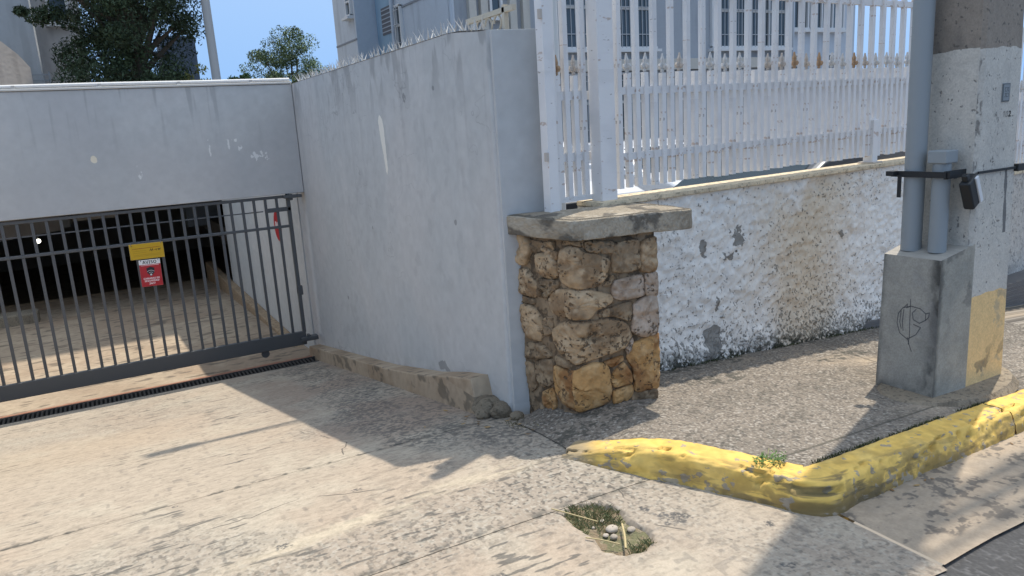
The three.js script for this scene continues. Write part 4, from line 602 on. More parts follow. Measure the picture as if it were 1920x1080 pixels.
  const L0 = [4.155, -0.15, -2.87], L1 = [4.155, -0.15, -2.495], R1 = [4.462, -0.15, -2.478], R0 = [4.462, -0.15, -2.87], l0 = [4.185, 0.80, -2.87], l1 = [4.185, 0.80, -2.512], r1 = [4.462, 0.865, -2.482], r0 = [4.462, 0.865, -2.87];
  q(L0, L1, l1, l0, 0.02, 0.48, 0.02, 0.98); q(L1, R1, r1, l1, 0.52, 0.88, 0.02, 0.98); q(R1, R0, r0, r1, 0.52, 0.88, 0.02, 0.98); q(R0, L0, l0, r0, 0.52, 0.88, 0.02, 0.98); q(l0, l1, r1, r0, 0.90, 0.98, 0.2, 0.8);
  const bg = new THREE.BufferGeometry(); bg.setAttribute('position', new THREE.Float32BufferAttribute(P, 3)); bg.setAttribute('uv', new THREE.Float32BufferAttribute(U, 2)); bg.computeVertexNormals();
  const glyph = [[[0.16, 0.62], [0.19, 0.66], [0.25, 0.68], [0.32, 0.675], [0.36, 0.65], [0.36, 0.61], [0.32, 0.585], [0.275, 0.60], [0.265, 0.64], [0.29, 0.665]], [[0.245, 0.72], [0.25, 0.6], [0.255, 0.5], [0.25, 0.44]], [[0.16, 0.62], [0.155, 0.56], [0.18, 0.5], [0.24, 0.47], [0.30, 0.51], [0.33, 0.56], [0.28, 0.57]], [[0.18, 0.64], [0.175, 0.57], [0.19, 0.53]], [[0.20, 0.65], [0.195, 0.57], [0.205, 0.52]], [[0.24, 0.48], [0.255, 0.44], [0.275, 0.4]], [[0.36, 0.65], [0.385, 0.66], [0.38, 0.63], [0.36, 0.61]], [[0.20, 0.665], [0.225, 0.69], [0.22, 0.665], [0.25, 0.68]]];
  const bT = surf(768, 768, (u, v, c) => {
    const x = u * 0.8, y = v, fi = fbm(x * 34, y * 34, 3), mi = fbm(x * 6 + 20, y * 5, 4), gr = vn(x * 160, y * 160); let h = 0.55 + (fi - 0.5) * 0.35;
    if (u < 0.5) { c[0] = 0.42; c[1] = 0.40; c[2] = 0.35; mixc(c, [0.33, 0.32, 0.285], ss(0.45, 0.7, mi) * 0.7); const w = u / 0.5;
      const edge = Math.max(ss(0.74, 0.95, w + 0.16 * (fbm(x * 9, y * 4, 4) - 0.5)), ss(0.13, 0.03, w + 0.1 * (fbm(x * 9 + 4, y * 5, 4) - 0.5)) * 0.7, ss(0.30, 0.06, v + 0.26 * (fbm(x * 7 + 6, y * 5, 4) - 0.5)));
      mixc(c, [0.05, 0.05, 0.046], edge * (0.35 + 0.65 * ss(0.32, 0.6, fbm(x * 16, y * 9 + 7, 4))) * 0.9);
      mixc(c, [0.36, 0.35, 0.33], ss(0.62, 0.72, fbm(x * 8, y * 7 + 12, 3)) * 0.35);
      for (const k of glyph) if (segd(u * 0.92 + 0.0, v, k) < 0.0032) mixc(c, [0.06, 0.06, 0.07], 0.8);
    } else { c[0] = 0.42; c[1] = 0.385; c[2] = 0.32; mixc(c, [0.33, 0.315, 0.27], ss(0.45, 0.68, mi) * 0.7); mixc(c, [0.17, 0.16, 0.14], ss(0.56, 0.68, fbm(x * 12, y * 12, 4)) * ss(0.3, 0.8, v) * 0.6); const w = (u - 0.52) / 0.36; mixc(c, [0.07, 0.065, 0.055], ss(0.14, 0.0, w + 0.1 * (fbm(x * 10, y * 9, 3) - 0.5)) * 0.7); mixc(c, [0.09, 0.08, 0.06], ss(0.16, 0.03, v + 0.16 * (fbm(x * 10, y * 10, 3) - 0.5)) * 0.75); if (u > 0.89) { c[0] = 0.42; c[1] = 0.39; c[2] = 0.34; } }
    const n = 0.9 + 0.2 * (gr - 0.5) + 0.2 * (fi - 0.5); c[0] *= n; c[1] *= n; c[2] *= n; return h;
  });
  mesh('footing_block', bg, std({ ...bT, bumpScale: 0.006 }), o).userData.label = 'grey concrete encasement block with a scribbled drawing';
  mesh('footing_pad', muv(new THREE.CylinderGeometry(0.52, 0.58, 0.05, 22).scale(1, 1, 0.55).translate(4.5, walkY(4.5) + 0.012, -2.62), 0.6), concMat([0.75, 0.68, 0.58], 0.01), o);
  const cm = std({ color: lin(0.30, 0.325, 0.335), roughness: 0.55 });
  mesh('conduit', cyl(0.056, 0.058, 5.2, 22, 4.30, 3.42, -2.775), cm, o).userData.label = 'tall grey conduit pipe running up the pole';
  mesh('conduit', cyl(0.049, 0.050, 0.55, 20, 4.305, 1.10, -2.615), cm, o).userData.label = 'short grey conduit stub with a square cap';
  mesh('conduit_cap', rbox(0.115, 0.075, 0.115, 0.008, 4.305, 1.385, -2.615), cm, o);
  const bm = std({ color: lin(0.03, 0.032, 0.034), roughness: 0.5, metalness: 0.3 });
  // strap
  mesh('strap', [box(0.012, 0.035, 0.36, 4.235, 1.285, -2.70), box(0.02, 0.035, 0.012, 4.24, 1.285, -2.53), box(0.22, 0.045, 0.012, 4.33, 1.285, -2.545), box(0.395, 0.014, 0.008, 4.62, 1.285, -2.475), box(0.012, 0.02, 0.43, 4.835, 1.285, -2.69)], bm, o);
  mesh('strap_buckle', rbox(0.07, 0.045, 0.03, 0.004, 4.845, 1.285, -2.475), bm, o); mesh('strap_tail', rbox(0.008, 0.13, 0.025, 0.003, 4.222, 1.21, -2.82), bm, o); mesh('strap_buckle', rbox(0.05, 0.03, 0.05, 0.004, 4.205, 1.29, -2.86), bm, o);
  const tagT = canvasTex(256, 384, (x, w, h) => { x.fillStyle = '#8d9294'; x.fillRect(0, 0, w, h); x.strokeStyle = '#4c5254'; x.lineWidth = 16; x.strokeRect(10, 10, w - 20, h - 20); x.strokeStyle = '#3b4042'; x.lineWidth = 12; for (let r = 0; r < 2; r++) for (let i = 0; i < 3; i++) { const X = 60 + i * 56, Y = 90 + r * 120; x.beginPath(); x.moveTo(X, Y); x.lineTo(X + 34, Y); if ((i + r) % 2) x.lineTo(X + 30, Y + 76); else { x.lineTo(X + 4, Y + 40); x.lineTo(X + 34, Y + 76); } x.lineTo(X, Y + 76); x.stroke(); } });
  const pf = (w, h, m, x, y, z) => { const g = new THREE.PlaneGeometry(w, h); g.translate(x, y, z); return g; };
  mesh('metal_tag', rbox(0.075, 0.105, 0.004, 0.002, 4.655, 1.725, -2.482), std({ color: lin(0.3, 0.32, 0.33), metalness: 0.4, roughness: 0.5 }), o);
  mesh('tag_print', pf(0.07, 0.1, null, 4.655, 1.725, -2.4785), std({ map: tagT, metalness: 0.2, roughness: 0.55 }), o);
  const numT = canvasTex(512, 192, (x, w, h) => { x.clearRect(0, 0, w, h); x.fillStyle = 'rgba(60,62,64,0.55)'; x.font = '110px sans-serif'; x.fillText('A', 30, 120); x.fillStyle = 'rgba(40,42,44,0.7)'; x.font = 'italic 120px sans-serif'; x.fillText('10', 230, 130); x.fillStyle = 'rgba(15,15,15,0.95)'; x.font = 'bold 120px sans-serif'; x.fillText('2', 390, 130); });
  mesh('painted_number', pf(0.20, 0.075, null, 4.648, 1.60, -2.4815), new THREE.MeshStandardMaterial({ map: numT, transparent: true, roughness: 0.9 }), o);
  const bx = thing('black_meter_box', 'small black plastic box with a white stripe hanging tilted on the pole strap', 'box', [4.355, 1.185, -2.47], 0.1);
  bx.rotation.z = 0.5; bx.scale.setScalar(1.12);
  mesh('case', rbox(0.105, 0.16, 0.055, 0.012), bm, bx); mesh('white_strip', rbox(0.03, 0.15, 0.012, 0.004, 0.022, 0, 0.029), std({ color: lin(0.72, 0.72, 0.72), roughness: 0.5 }), bx); mesh('lug', rbox(0.03, 0.05, 0.03, 0.006, -0.02, 0.09, 0), bm, bx);
  // overhead lines on this pole
  const w = std({ color: lin(0.03, 0.03, 0.03) });
  [[8.2, -3.08, 0.045], [7.7, -2.90, 0.05], [7.2, -2.70, 0.03]].forEach(([y, z, r], i) => tag(mesh('overhead_cable', tube([[-30, y + 0.6, z + 2.6], [-12, y - 0.25, z + 1.3], [4.55, y, z], [20, y - 0.3, z - 1.3], [34, y + 0.5, z - 2.4]], r, 6, 60), w), ['upper', 'middle', 'lower'][i] + ' black cable strung overhead along the road from the utility pole', 'cable', 'overhead cables'));
  mesh('crossarm', box(0.12, 0.12, 1.4, 4.55, 9.0, -2.66), std({ color: lin(0.2, 0.15, 0.1) }), o);
}

// ---------------------------------------------------------------- small ground things
{
  const sx = 1.70, sz = -2.40;
  const outl = soilOut;
  const cv = new THREE.CatmullRomCurve3(outl.map(p => new THREE.Vector3(p[0], 0, p[1])), true), N = 48, ring = cv.getSpacedPoints(N).slice(0, N);
  const P = [], U = [], I = []; [1, 0.94, 0.8, 0.6, 0.35, 0.03].forEach((r, k) => ring.forEach(q => { const x = sx + (q.x - sx) * r, z = sz + (q.z - sz) * r; P.push(x, groundY(x, z) - 0.030 + 0.026 * (fbm(x * 18, z * 18, 4) - 0.3) + 0.004, z); U.push(x * 2, z * 2); }));
  for (let k = 0; k < 5; k++) for (let i = 0; i < N; i++) { const a = k * N + i, b = k * N + (i + 1) % N; I.push(a, a + N, b, b, a + N, b + N); }
  const g = new THREE.BufferGeometry(); g.setAttribute('position', new THREE.Float32BufferAttribute(P, 3)); g.setAttribute('uv', new THREE.Float32BufferAttribute(U, 2)); g.setIndex(I); g.computeVertexNormals();
  const sT = surf(512, 512, (u, v, c) => { const fi = fbm(u * 40, v * 40, 4), lo = fbm(u * 9, v * 9, 3); c[0] = 0.22; c[1] = 0.165; c[2] = 0.105; mixc(c, [0.15, 0.145, 0.075], ss(0.42, 0.62, lo)); mixc(c, [0.30, 0.25, 0.17], ss(0.56, 0.7, fi) * 0.7); return fi; }, true);
  const soil = struct('soil_patch', g, std({ ...sT, bumpScale: 0.012 }), 'soil filled hole in the driveway with weeds');
  const grassBlades = (n, pick, hmin, hmax, col, name, label, cat, wd = 0.0025) => {
    const Pp = [], C = [];
    for (let i = 0; i < n; i++) { const [x, z] = pick(); const y = groundY(x, z) + (pick.dy || 0), a = rnd() * 6.28, h = rr(hmin, hmax), lean = rr(0.2, 1.1) * h, w = wd * rr(0.7, 1.4), cx = Math.cos(a), cz = Math.sin(a); const b = [x - cz * w, y, z + cx * w], d = [x + cz * w, y, z - cx * w], m = [x + cx * lean * 0.4, y + h * 0.65, z + cz * lean * 0.4], t = [x + cx * lean, y + h, z + cz * lean]; Pp.push(...b, ...d, ...m, ...d, ...t, ...m); const k = rr(0.7, 1.3), dry = rnd() < 0.25; for (let j = 0; j < 6; j++) dry ? C.push(0.32 * k, 0.26 * k, 0.13 * k) : C.push(col[0] * k, col[1] * k, col[2] * k); }
    const gg = new THREE.BufferGeometry(); gg.setAttribute('position', new THREE.Float32BufferAttribute(Pp, 3)); gg.setAttribute('color', new THREE.Float32BufferAttribute(C, 3)); gg.computeVertexNormals();
    const o = mesh(name, gg, std({ vertexColors: true, side: THREE.DoubleSide, roughness: 0.8 })); o.userData.kind = 'stuff'; o.userData.label = label; o.userData.category = cat; return o;
  };
  const inS = () => { for (;;) { const x = rr(1.56, 1.85), z = rr(-2.65, -2.16); if (inPoly(x, z, outl) && fbm(x * 11, z * 11, 2) > 0.42) return [x, z]; } };
  inS.dy = -0.024; grassBlades(1000, inS, 0.008, 0.040, [0.17, 0.19, 0.085], 'patch_grass', 'short weeds growing in the soil patch', 'grass', 0.002);
  const peb = (r, s, fl = 0.65) => { const g = new THREE.IcosahedronGeometry(r, 2), p = g.attributes.position; for (let i = 0; i < p.count; i++) { const x = p.getX(i), y = p.getY(i), z = p.getZ(i), k = 0.8 + 0.45 * fbm(x / r + s, y / r + z / r * 0.7 + s, 2); p.setXYZ(i, x * k * 1.2, y * k * fl, z * k); } g.computeVertexNormals(); return g; };
  const pm = std({ color: lin(0.45, 0.39, 0.32) }), pm2 = std({ color: lin(0.36, 0.31, 0.25) });
  [[1.71, -2.385, 0.024, 'largest pale pebble lying in the middle of the soil patch', pm], [1.685, -2.335, 0.014, 'flat grey pebble just below the largest pebble', pm2], [1.72, -2.47, 0.010, 'tiny white pebble behind the largest pebble', pm], [1.66, -2.445, 0.010, 'tiny pale pebble beside the dry straw', pm], [1.665, -2.365, 0.011, 'tiny cream pebble in front of the largest pebble', pm], [1.78, -2.34, 0.016, 'dull brown pebble at the edge of the patch', pm2]].forEach(([x, z, r, l, m], i) => tag(mesh('pebble', peb(r, i * 5 + 1).translate(x, groundY(x, z) + -0.016 + r * 0.4, z), m), l, 'pebble', 'pebbles in the soil patch'));
  const stm = std({ color: lin(0.52, 0.42, 0.22) });
  [[[1.575, -2.655], [1.62, -2.56], [1.685, -2.45], 'long dry straw reaching from the patch onto the concrete'], [[1.755, -2.37], [1.70, -2.28], [1.655, -2.215], 'dry straw beside the largest pebble'], [[1.565, -2.37], [1.61, -2.31], [1.655, -2.255], 'thin dry straw along the patch rim']].forEach(([a, b, c, l], i) => tag(mesh('straw', tube([[a[0], groundY(a[0], a[1]) + 0.010, a[1]], [b[0], groundY(b[0], b[1]) + 0.012, b[1]], [c[0], groundY(c[0], c[1]) + 0.006, c[1]]], i === 1 ? 0.005 : 0.0032, 5, 12), stm), l, 'straw'));
  // weed in the kerb corner
  const wx = 2.56, wz = -2.30, wy = walkY(wx) + 0.0;
  const Pp = [], C = []; for (let i = 0; i < 260; i++) { const a = rnd() * 6.28, r = 0.06 * Math.sqrt(rnd()), x = wx + Math.cos(a) * r * 1.5 - 0.02, z = wz + Math.sin(a) * r + 0.03, y = wy + rr(0.0, 0.05), s = rr(0.005, 0.011), b = rnd() * 6.28, t = rr(-0.6, 0.6); const ux = Math.cos(b) * s, uz = Math.sin(b) * s, vy = Math.sin(t) * s; Pp.push(x - ux, y - vy, z - uz, x + uz * 0.5, y, z - ux * 0.5, x + ux, y + vy, z + uz, x - ux, y - vy, z - uz, x + ux, y + vy, z + uz, x - uz * 0.5, y, z + ux * 0.5); const k = rr(0.7, 1.3); for (let j = 0; j < 6; j++) C.push(0.075 * k, 0.15 * k, 0.03 * k); }
  const wg = new THREE.BufferGeometry(); wg.setAttribute('position', new THREE.Float32BufferAttribute(Pp, 3)); wg.setAttribute('color', new THREE.Float32BufferAttribute(C, 3)); wg.computeVertexNormals();
  const wd = thing('kerb_weed', 'small green weed sprouting at the inner corner of the yellow kerb', 'weed'); mesh('leaves', wg, std({ vertexColors: true, side: THREE.DoubleSide }), wd);
  mesh('stem', tube([[wx - 0.02, wy - 0.01, wz + 0.02], [wx, wy + 0.03, wz], [wx + 0.04, wy + 0.045, wz - 0.03]], 0.002, 5, 8), std({ color: lin(0.3, 0.3, 0.15) }), wd);
  tag(mesh('twig', tube([[2.545, walkY(2.55) + 0.02, -2.33], [2.60, walkY(2.6) + 0.02, -2.28], [2.63, walkY(2.6) + 0.03, -2.27]], 0.004, 5, 8), std({ color: lin(0.5, 0.46, 0.38) })), 'pale twig lying beside the kerb weed', 'twig');
  // dry leaves and grit
  const lf = new THREE.Shape(); lf.moveTo(0, -0.5); lf.quadraticCurveTo(0.36, -0.1, 0, 0.5); lf.quadraticCurveTo(-0.36, -0.1, 0, -0.5);
  const lg = new THREE.ExtrudeGeometry(lf, { depth: 0.02, bevelEnabled: false, curveSegments: 5 }).rotateX(-Math.PI / 2); { const p = lg.attributes.position; for (let i = 0; i < p.count; i++) p.setY(i, p.getY(i) + 0.5 * p.getX(i) * p.getX(i) + 0.25 * p.getZ(i) * p.getZ(i)); lg.computeVertexNormals(); }
  const lm = [std({ color: lin(0.24, 0.14, 0.06) }), std({ color: lin(0.34, 0.23, 0.10) }), std({ color: lin(0.15, 0.10, 0.055) })];
  for (let i = 0; i < 26; i++) { const t = rnd() * 0.74; let x, z; if (t < 0.55) { const q = rnd(); x = 1.72 + q * 0.42 + rr(-0.2, 0.1); z = -4.35 + q * 0.85 + rr(-0.2, 0.2); if (x > 1.9 && z < -4.1) continue; } else if (t < 0.75) { x = rr(2.75, 4.4); z = kerbZ(x) + rr(0.03, 0.16); } else { x = rr(0.2, 1.9); z = rr(-6.5, -3.2); }
    const l = mesh('dry_leaf', lg, lm[i % 3]); l.scale.setScalar(rr(0.022, 0.05)); l.position.set(x, groundY(x, z) + 0.007, z); l.rotation.set(rr(-0.15, 0.15), rnd() * 6.28, rr(-0.15, 0.15)); t < 0.55 ? tag(l, 'small dry brown leaf on the driveway near the stone pillar foot', 'leaf', 'dry leaves near the pillar') : tag(l, 'small dry brown leaf in the gutter below the yellow kerb', 'leaf', 'dry leaves in the gutter'); }
  // moss along sidewalk edges, litter at pillar foot
  const edge = () => { const t = rnd(); if (t < 0.45) { const s = rr(0.05, 2.6), [x, z] = fp(s, rr(0.0, 0.05)); return [x, z]; } const x = rr(2.62, 4.6); return [x, kerbZ(x) - 0.175 + rr(-0.02, 0.01)]; };
  const Gy = groundY;
  { const Pm = [], Cm = []; for (let i = 0; i < 2600; i++) { const [x, z] = edge(); if (fbm(x * 6, z * 6, 2) < 0.45) continue; const y = walkY(x) - 0.006, a = rnd() * 6.28, h = rr(0.004, 0.022), w = 0.003; Pm.push(x - Math.cos(a) * w, y, z - Math.sin(a) * w, x + Math.cos(a) * w, y, z + Math.sin(a) * w, x + rr(-0.01, 0.01), y + h, z + rr(-0.01, 0.01)); const k = rr(0.5, 1.2); for (let j = 0; j < 3; j++) Cm.push(0.07 * k, 0.085 * k, 0.03 * k); } const gg = new THREE.BufferGeometry(); gg.setAttribute('position', new THREE.Float32BufferAttribute(Pm, 3)); gg.setAttribute('color', new THREE.Float32BufferAttribute(Cm, 3)); gg.computeVertexNormals(); const o = mesh('edge_moss', gg, std({ vertexColors: true, side: THREE.DoubleSide })); o.userData = { kind: 'stuff', label: 'thin moss along the edges of the sidewalk', category: 'moss' }; }
  const pf = () => { const t = rnd(); const x = 2.02 + t * 0.28 + rr(-0.1, 0.06), z = -3.72 + t * 0.42 + rr(-0.12, 0.1); return [x, z]; };
  pf.dy = 0; const lt = grassBlades(420, pf, 0.005, 0.03, [0.13, 0.11, 0.06], 'pillar_litter', 'dry grass and leaf litter at the foot of the stone pillar', 'litter', 0.003);
}

// ---------------------------------------------------------------- things behind the walls
const leafMat = std({ vertexColors: true, side: THREE.DoubleSide, roughness: 0.75 });
function foliage(clumps, perClump, leaf, col) {
  const P = [], C = [];
  for (const [cx, cy, cz, r] of clumps) { const kk = rr(0.75, 1.25); for (let i = 0; i < perClump; i++) {
    let x, y, z; do { x = rr(-1, 1); y = rr(-1, 1); z = rr(-1, 1); } while (x * x + y * y + z * z > 1); const px = cx + x * r, py = cy + y * r * 0.8, pz = cz + z * r, s = leaf * rr(0.6, 1.3), a = rnd() * 6.28, b = rr(-1.2, 1.2), c = rnd() * 6.28;
    const ux = Math.cos(a) * Math.cos(b) * s, uy = Math.sin(b) * s, uz = Math.sin(a) * Math.cos(b) * s, vx = -Math.sin(a) * s * 0.45 * Math.cos(c), vy = s * 0.3 * Math.sin(c), vz = Math.cos(a) * s * 0.45 * Math.cos(c);
    P.push(px - ux, py - uy, pz - uz, px + vx, py + vy, pz + vz, px + ux, py + uy, pz + uz, px - ux, py - uy, pz - uz, px + ux, py + uy, pz + uz, px - vx, py - vy, pz - vz); const k = kk * rr(0.7, 1.35); for (let j = 0; j < 6; j++) C.push(col[0] * k, col[1] * k, col[2] * k); } }
  const g = new THREE.BufferGeometry(); g.setAttribute('position', new THREE.Float32BufferAttribute(P, 3)); g.setAttribute('color', new THREE.Float32BufferAttribute(C, 3)); g.computeVertexNormals(); return g;
}
const barkMat = std({ color: lin(0.12, 0.095, 0.07), roughness: 0.95 });
function tree(name, label, base, h, rx, ry, rz, cy, nCl, per, leaf, clr, col, extra = []) {
  const o = thing(name, label, 'tree', base), cl = [], limbs = [taper([0, -0.2, 0], [0.05, cy * 0.75, 0], h * 0.035, h * 0.022)];
  for (let i = 0; i < nCl; i++) { let x, y, z, d; do { x = rr(-1, 1); y = rr(-1, 1); z = rr(-1, 1); d = x * x + y * y + z * z; } while (d > 1 || d < 0.12); const lump = 0.82 + 0.4 * vn(x * 2.3 + 5, y * 2.3 + z); cl.push([x * rx * lump, cy + y * ry * lump, z * rz * lump, clr * rr(0.6, 1.25)]); if (i % 4 === 0) limbs.push(taper([0.03, cy * rr(0.45, 0.75), 0], [x * rx * 0.85, cy + y * ry * 0.8, z * rz * 0.85], h * 0.012, h * 0.003, 5)); }
  cl.push(...extra);
  mesh('trunk', limbs, barkMat, o); mesh('crown', foliage(cl, per, leaf, col), leafMat, o); return o;
}
tree('shade_tree', 'large dense dark green tree behind the lintel wall', [1.12, 1.5, -17.4], 6, 1.38, 2.3, 1.4, 3.2, 150, 420, 0.043, 0.42, [0.045, 0.07, 0.03], [[-1.55, 2.7, 0.2, 0.22], [-1.35, 2.75, 0.2, 0.25], [-1.8, 2.8, 0.2, 0.12], [-1.1, 2.7, 0.2, 0.3], [-0.95, 1.7, 0.9, 0.4], [-0.7, 1.45, 1.0, 0.45], [-0.3, 1.4, 1.0, 0.45], [-1.2, 1.45, 0.9, 0.35]]);
tree('round_tree', 'light green round tree beside the pale apartment block', [6.6, -0.1, -27.5], 5, 1.45, 1.5, 1.3, 3.7, 80, 320, 0.05, 0.40, [0.10, 0.155, 0.075]);
tree('low_shrub', 'small green shrub top showing beside the light pole', [3.28, 1.5, -18.4], 1.6, 0.33, 0.35, 0.3, 1.3, 14, 130, 0.045, 0.16, [0.08, 0.14, 0.04]);
tree('flowering_shrub', 'yellow green shrub tip between dark tree and light pole', [2.2, 1.5, -17.0], 1.6, 0.25, 0.4, 0.25, 1.25, 12, 90, 0.04, 0.14, [0.20, 0.20, 0.05]);
{ const o = thing('light_pole', 'tall plain pale grey pole rising behind the lintel wall', 'pole', [2.42, 1.5, -16]); mesh('shaft', taper([0, 0, 0], [-0.06, 9, 0], 0.085, 0.07, 18), std({ color: lin(0.42, 0.42, 0.41), roughness: 0.7 }), o); mesh('base_plate', rbox(0.35, 0.04, 0.35, 0.01, 0, 0.02, 0), std({ color: lin(0.3, 0.3, 0.3) }), o); }
{ // lamp post behind the corner fence whose arm throws the thin forked shadow on the driveway
  const o = thing('lamp_post', 'slim white lamp post behind the corner fence with a braced arm over the driveway', 'lamp post', [4.04, -0.1, -6.30]); const m = std({ color: lin(0.6, 0.6, 0.58), roughness: 0.5 });
  mesh('post', taper([0, 0, 0], [0, 6.5, 0], 0.045, 0.04, 14), m, o); mesh('arm', taper([0, 5.8, 0], [-1.46, 5.8, 0.0], 0.026, 0.03), m, o); mesh('brace', taper([0, 6.42, 0], [-1.45, 5.84, 0], 0.016, 0.016), m, o); mesh('lamp_head', rbox(0.34, 0.07, 0.14, 0.02, -1.46, 5.78, 0), m, o);
}
// windows helper on a face in local coords (face +z)
const glassM = new THREE.MeshPhysicalMaterial({ color: lin(0.05, 0.07, 0.085), roughness: 0.12, metalness: 0, clearcoat: 0.6, clearcoatRoughness: 0.1 });
const whiteM = std({ color: lin(0.66, 0.66, 0.65), roughness: 0.6 });
const grilleM = std({ color: lin(0.4, 0.41, 0.42), roughness: 0.6 });
function windowAt(parent, x, y, z, w, h, ry, mullions, grille) {
  const f = new THREE.Group(); f.name = 'window'; f.position.set(x, y, z); f.rotation.y = ry; parent.add(f);
  mesh('pane', box(w, h, 0.03, 0, 0, 0.0), glassM, f);
  const t = 0.06, fr = [box(w + t, t, 0.1, 0, h / 2, 0.03), box(w + t, t, 0.14, 0, -h / 2, 0.05), box(t, h, 0.1, -w / 2, 0, 0.03), box(t, h, 0.1, w / 2, 0, 0.03)];
  for (let i = 1; i < mullions; i++) fr.push(box(0.05, h, 0.08, -w / 2 + w * i / mullions, 0, 0.03)); fr.push(box(w, 0.05, 0.08, 0, h * 0.08, 0.031));
  mesh('frame', fr, whiteM, f); mesh('sill', box(w + 0.2, 0.07, 0.24, 0, -h / 2 - 0.07, 0.08), whiteM, f);
  if (grille) { const b = []; for (let i = 1; i < w / 0.13; i++) b.push(box(0.016, h, 0.016, -w / 2 + i * 0.13, 0, 0.12)); for (const k of [-0.3, 0.1, 0.4]) b.push(box(w, 0.02, 0.02, 0, h * k, 0.12)); mesh('grille', b, grilleM, f); }
}
function paint(r, g, b, sd) { const t = surf(256, 256, (u, v, c) => { const x = u * 6, y = v * 6, lo = fbm(x + sd, y, 4), st = fbm(x * 6, y * 0.8 + sd, 3), fi = fbm(x * 20, y * 20, 2); const n = 0.95 + 0.12 * (lo - 0.5) - 0.12 * ss(0.55, 0.75, st) + 0.06 * (fi - 0.5); c[0] = r * n; c[1] = g * n; c[2] = b * n; return fi; }, true); return std({ ...t, bumpScale: 0.004, roughness: 0.85 }); }
{ // apartment block
  const o = thing('apartment_block', 'pale tall apartment block with grilled windows behind the picket fence', 'building');
  const m = paint(0.53, 0.58, 0.635, 4), m2 = paint(0.27, 0.41, 0.54, 9), cream = paint(0.55, 0.52, 0.46, 15), H = 24;
  const vol = (n, x0, x1, z0, z1, y0, y1, mat) => mesh(n, muv(box(x1 - x0, y1 - y0, z1 - z0, (x0 + x1) / 2, (y0 + y1) / 2, (z0 + z1) / 2), 1 / 6), mat, o);
  vol('wall_block', 7.5, 18.65, -19.47, -16, -0.2, H, m); vol('dimmed_street_facade', 7.56, 18.6, -15.999, -15.992, -0.2, H, paint(0.37, 0.395, 0.425, 19)); vol('recess_block', 8.15, 18.6, -22.5, -19.48, -0.2, H, m2); vol('wall_block', 7.5, 18.6, -24.6, -22.51, -0.2, H, m); vol('wall_block', 18.66, 22.0, -24.6, -16.5, -0.2, H, m);  // thin street face coloured darker than the block to offset bounced light there
  // floor joints
  for (const y of [4.35, 7.3]) { mesh('floor_joint', box(0.02, 0.05, 3.47, 7.492, y + (y < 5 ? 0.42 : 0), -17.735), std({ color: lin(0.25, 0.27, 0.3) }), o); mesh('floor_joint', box(0.02, 0.05, 2.1, 7.492, y + 0.1, -23.55), std({ color: lin(0.25, 0.27, 0.3) }), o); }
  mesh('downpipe', cyl(0.05, 0.05, 20, 10, 7.43, 8, -19.3), m, o); mesh('downpipe', cyl(0.06, 0.06, 20, 10, 7.55, 8, -15.93), m, o);
  windowAt(o, 7.50, 4.25, -18.95, 0.36, 1.15, -Math.PI / 2, 1, true); windowAt(o, 7.50, 5.5, -22.9, 0.4, 0.7, -Math.PI / 2, 1, false);
  // louvre in the recess
  { const g = []; for (let i = 0; i < 6; i++) g.push(box(0.04, 0.03, 0.75, 8.14, 4.55 + i * 0.12, -21.6).rotateZ(0)); mesh('louvre', [box(0.03, 0.75, 0.8, 8.145, 4.85, -21.6)], std({ color: lin(0.12, 0.13, 0.15) }), o); for (const q of g) mesh('louvre_slat', q, std({ color: lin(0.35, 0.4, 0.46) }), o); }
  // street facade windows
  for (const [x, w] of [[10.98, 0.85], [12.72, 1.25], [16.8, 2.9]]) for (const y of [4.25, 7.2, 10.2]) windowAt(o, x, y, -15.985, w, 1.65, 0, w > 2 ? 4 : 2, true);
  for (const y of [4.75, 7.7]) { windowAt(o, 19.35, y, -16.485, 0.75, 1.5, 0, 2, false); windowAt(o, 20.6, y, -16.485, 1.5, 1.5, 0, 3, false); }
  windowAt(o, 8.68, 4.95, -15.985, 0.28, 1.6, 0, 1, false);
  for (const [x, w] of [[10.9, 0.9], [12.55, 0.9], [14.4, 1.2], [16.6, 1.2]]) windowAt(o, x, 1.95, -15.985, w, 1.7, 0, 3, true);
  for (const x of [19.2, 20.9]) windowAt(o, x, 3.0, -16.485, 0.5, 0.5, 0, 1, false);
  for (const x of [8.05, 8.35, 9.1, 9.45]) mesh('pilaster', muv(box(0.18, 12, 0.14, x, 6.0, -15.93), 1 / 6), cream, o);
  mesh('floor_band', muv(box(11.1, 0.28, 0.2, 13.1, 3.0, -15.9), 1 / 6), cream, o);
}
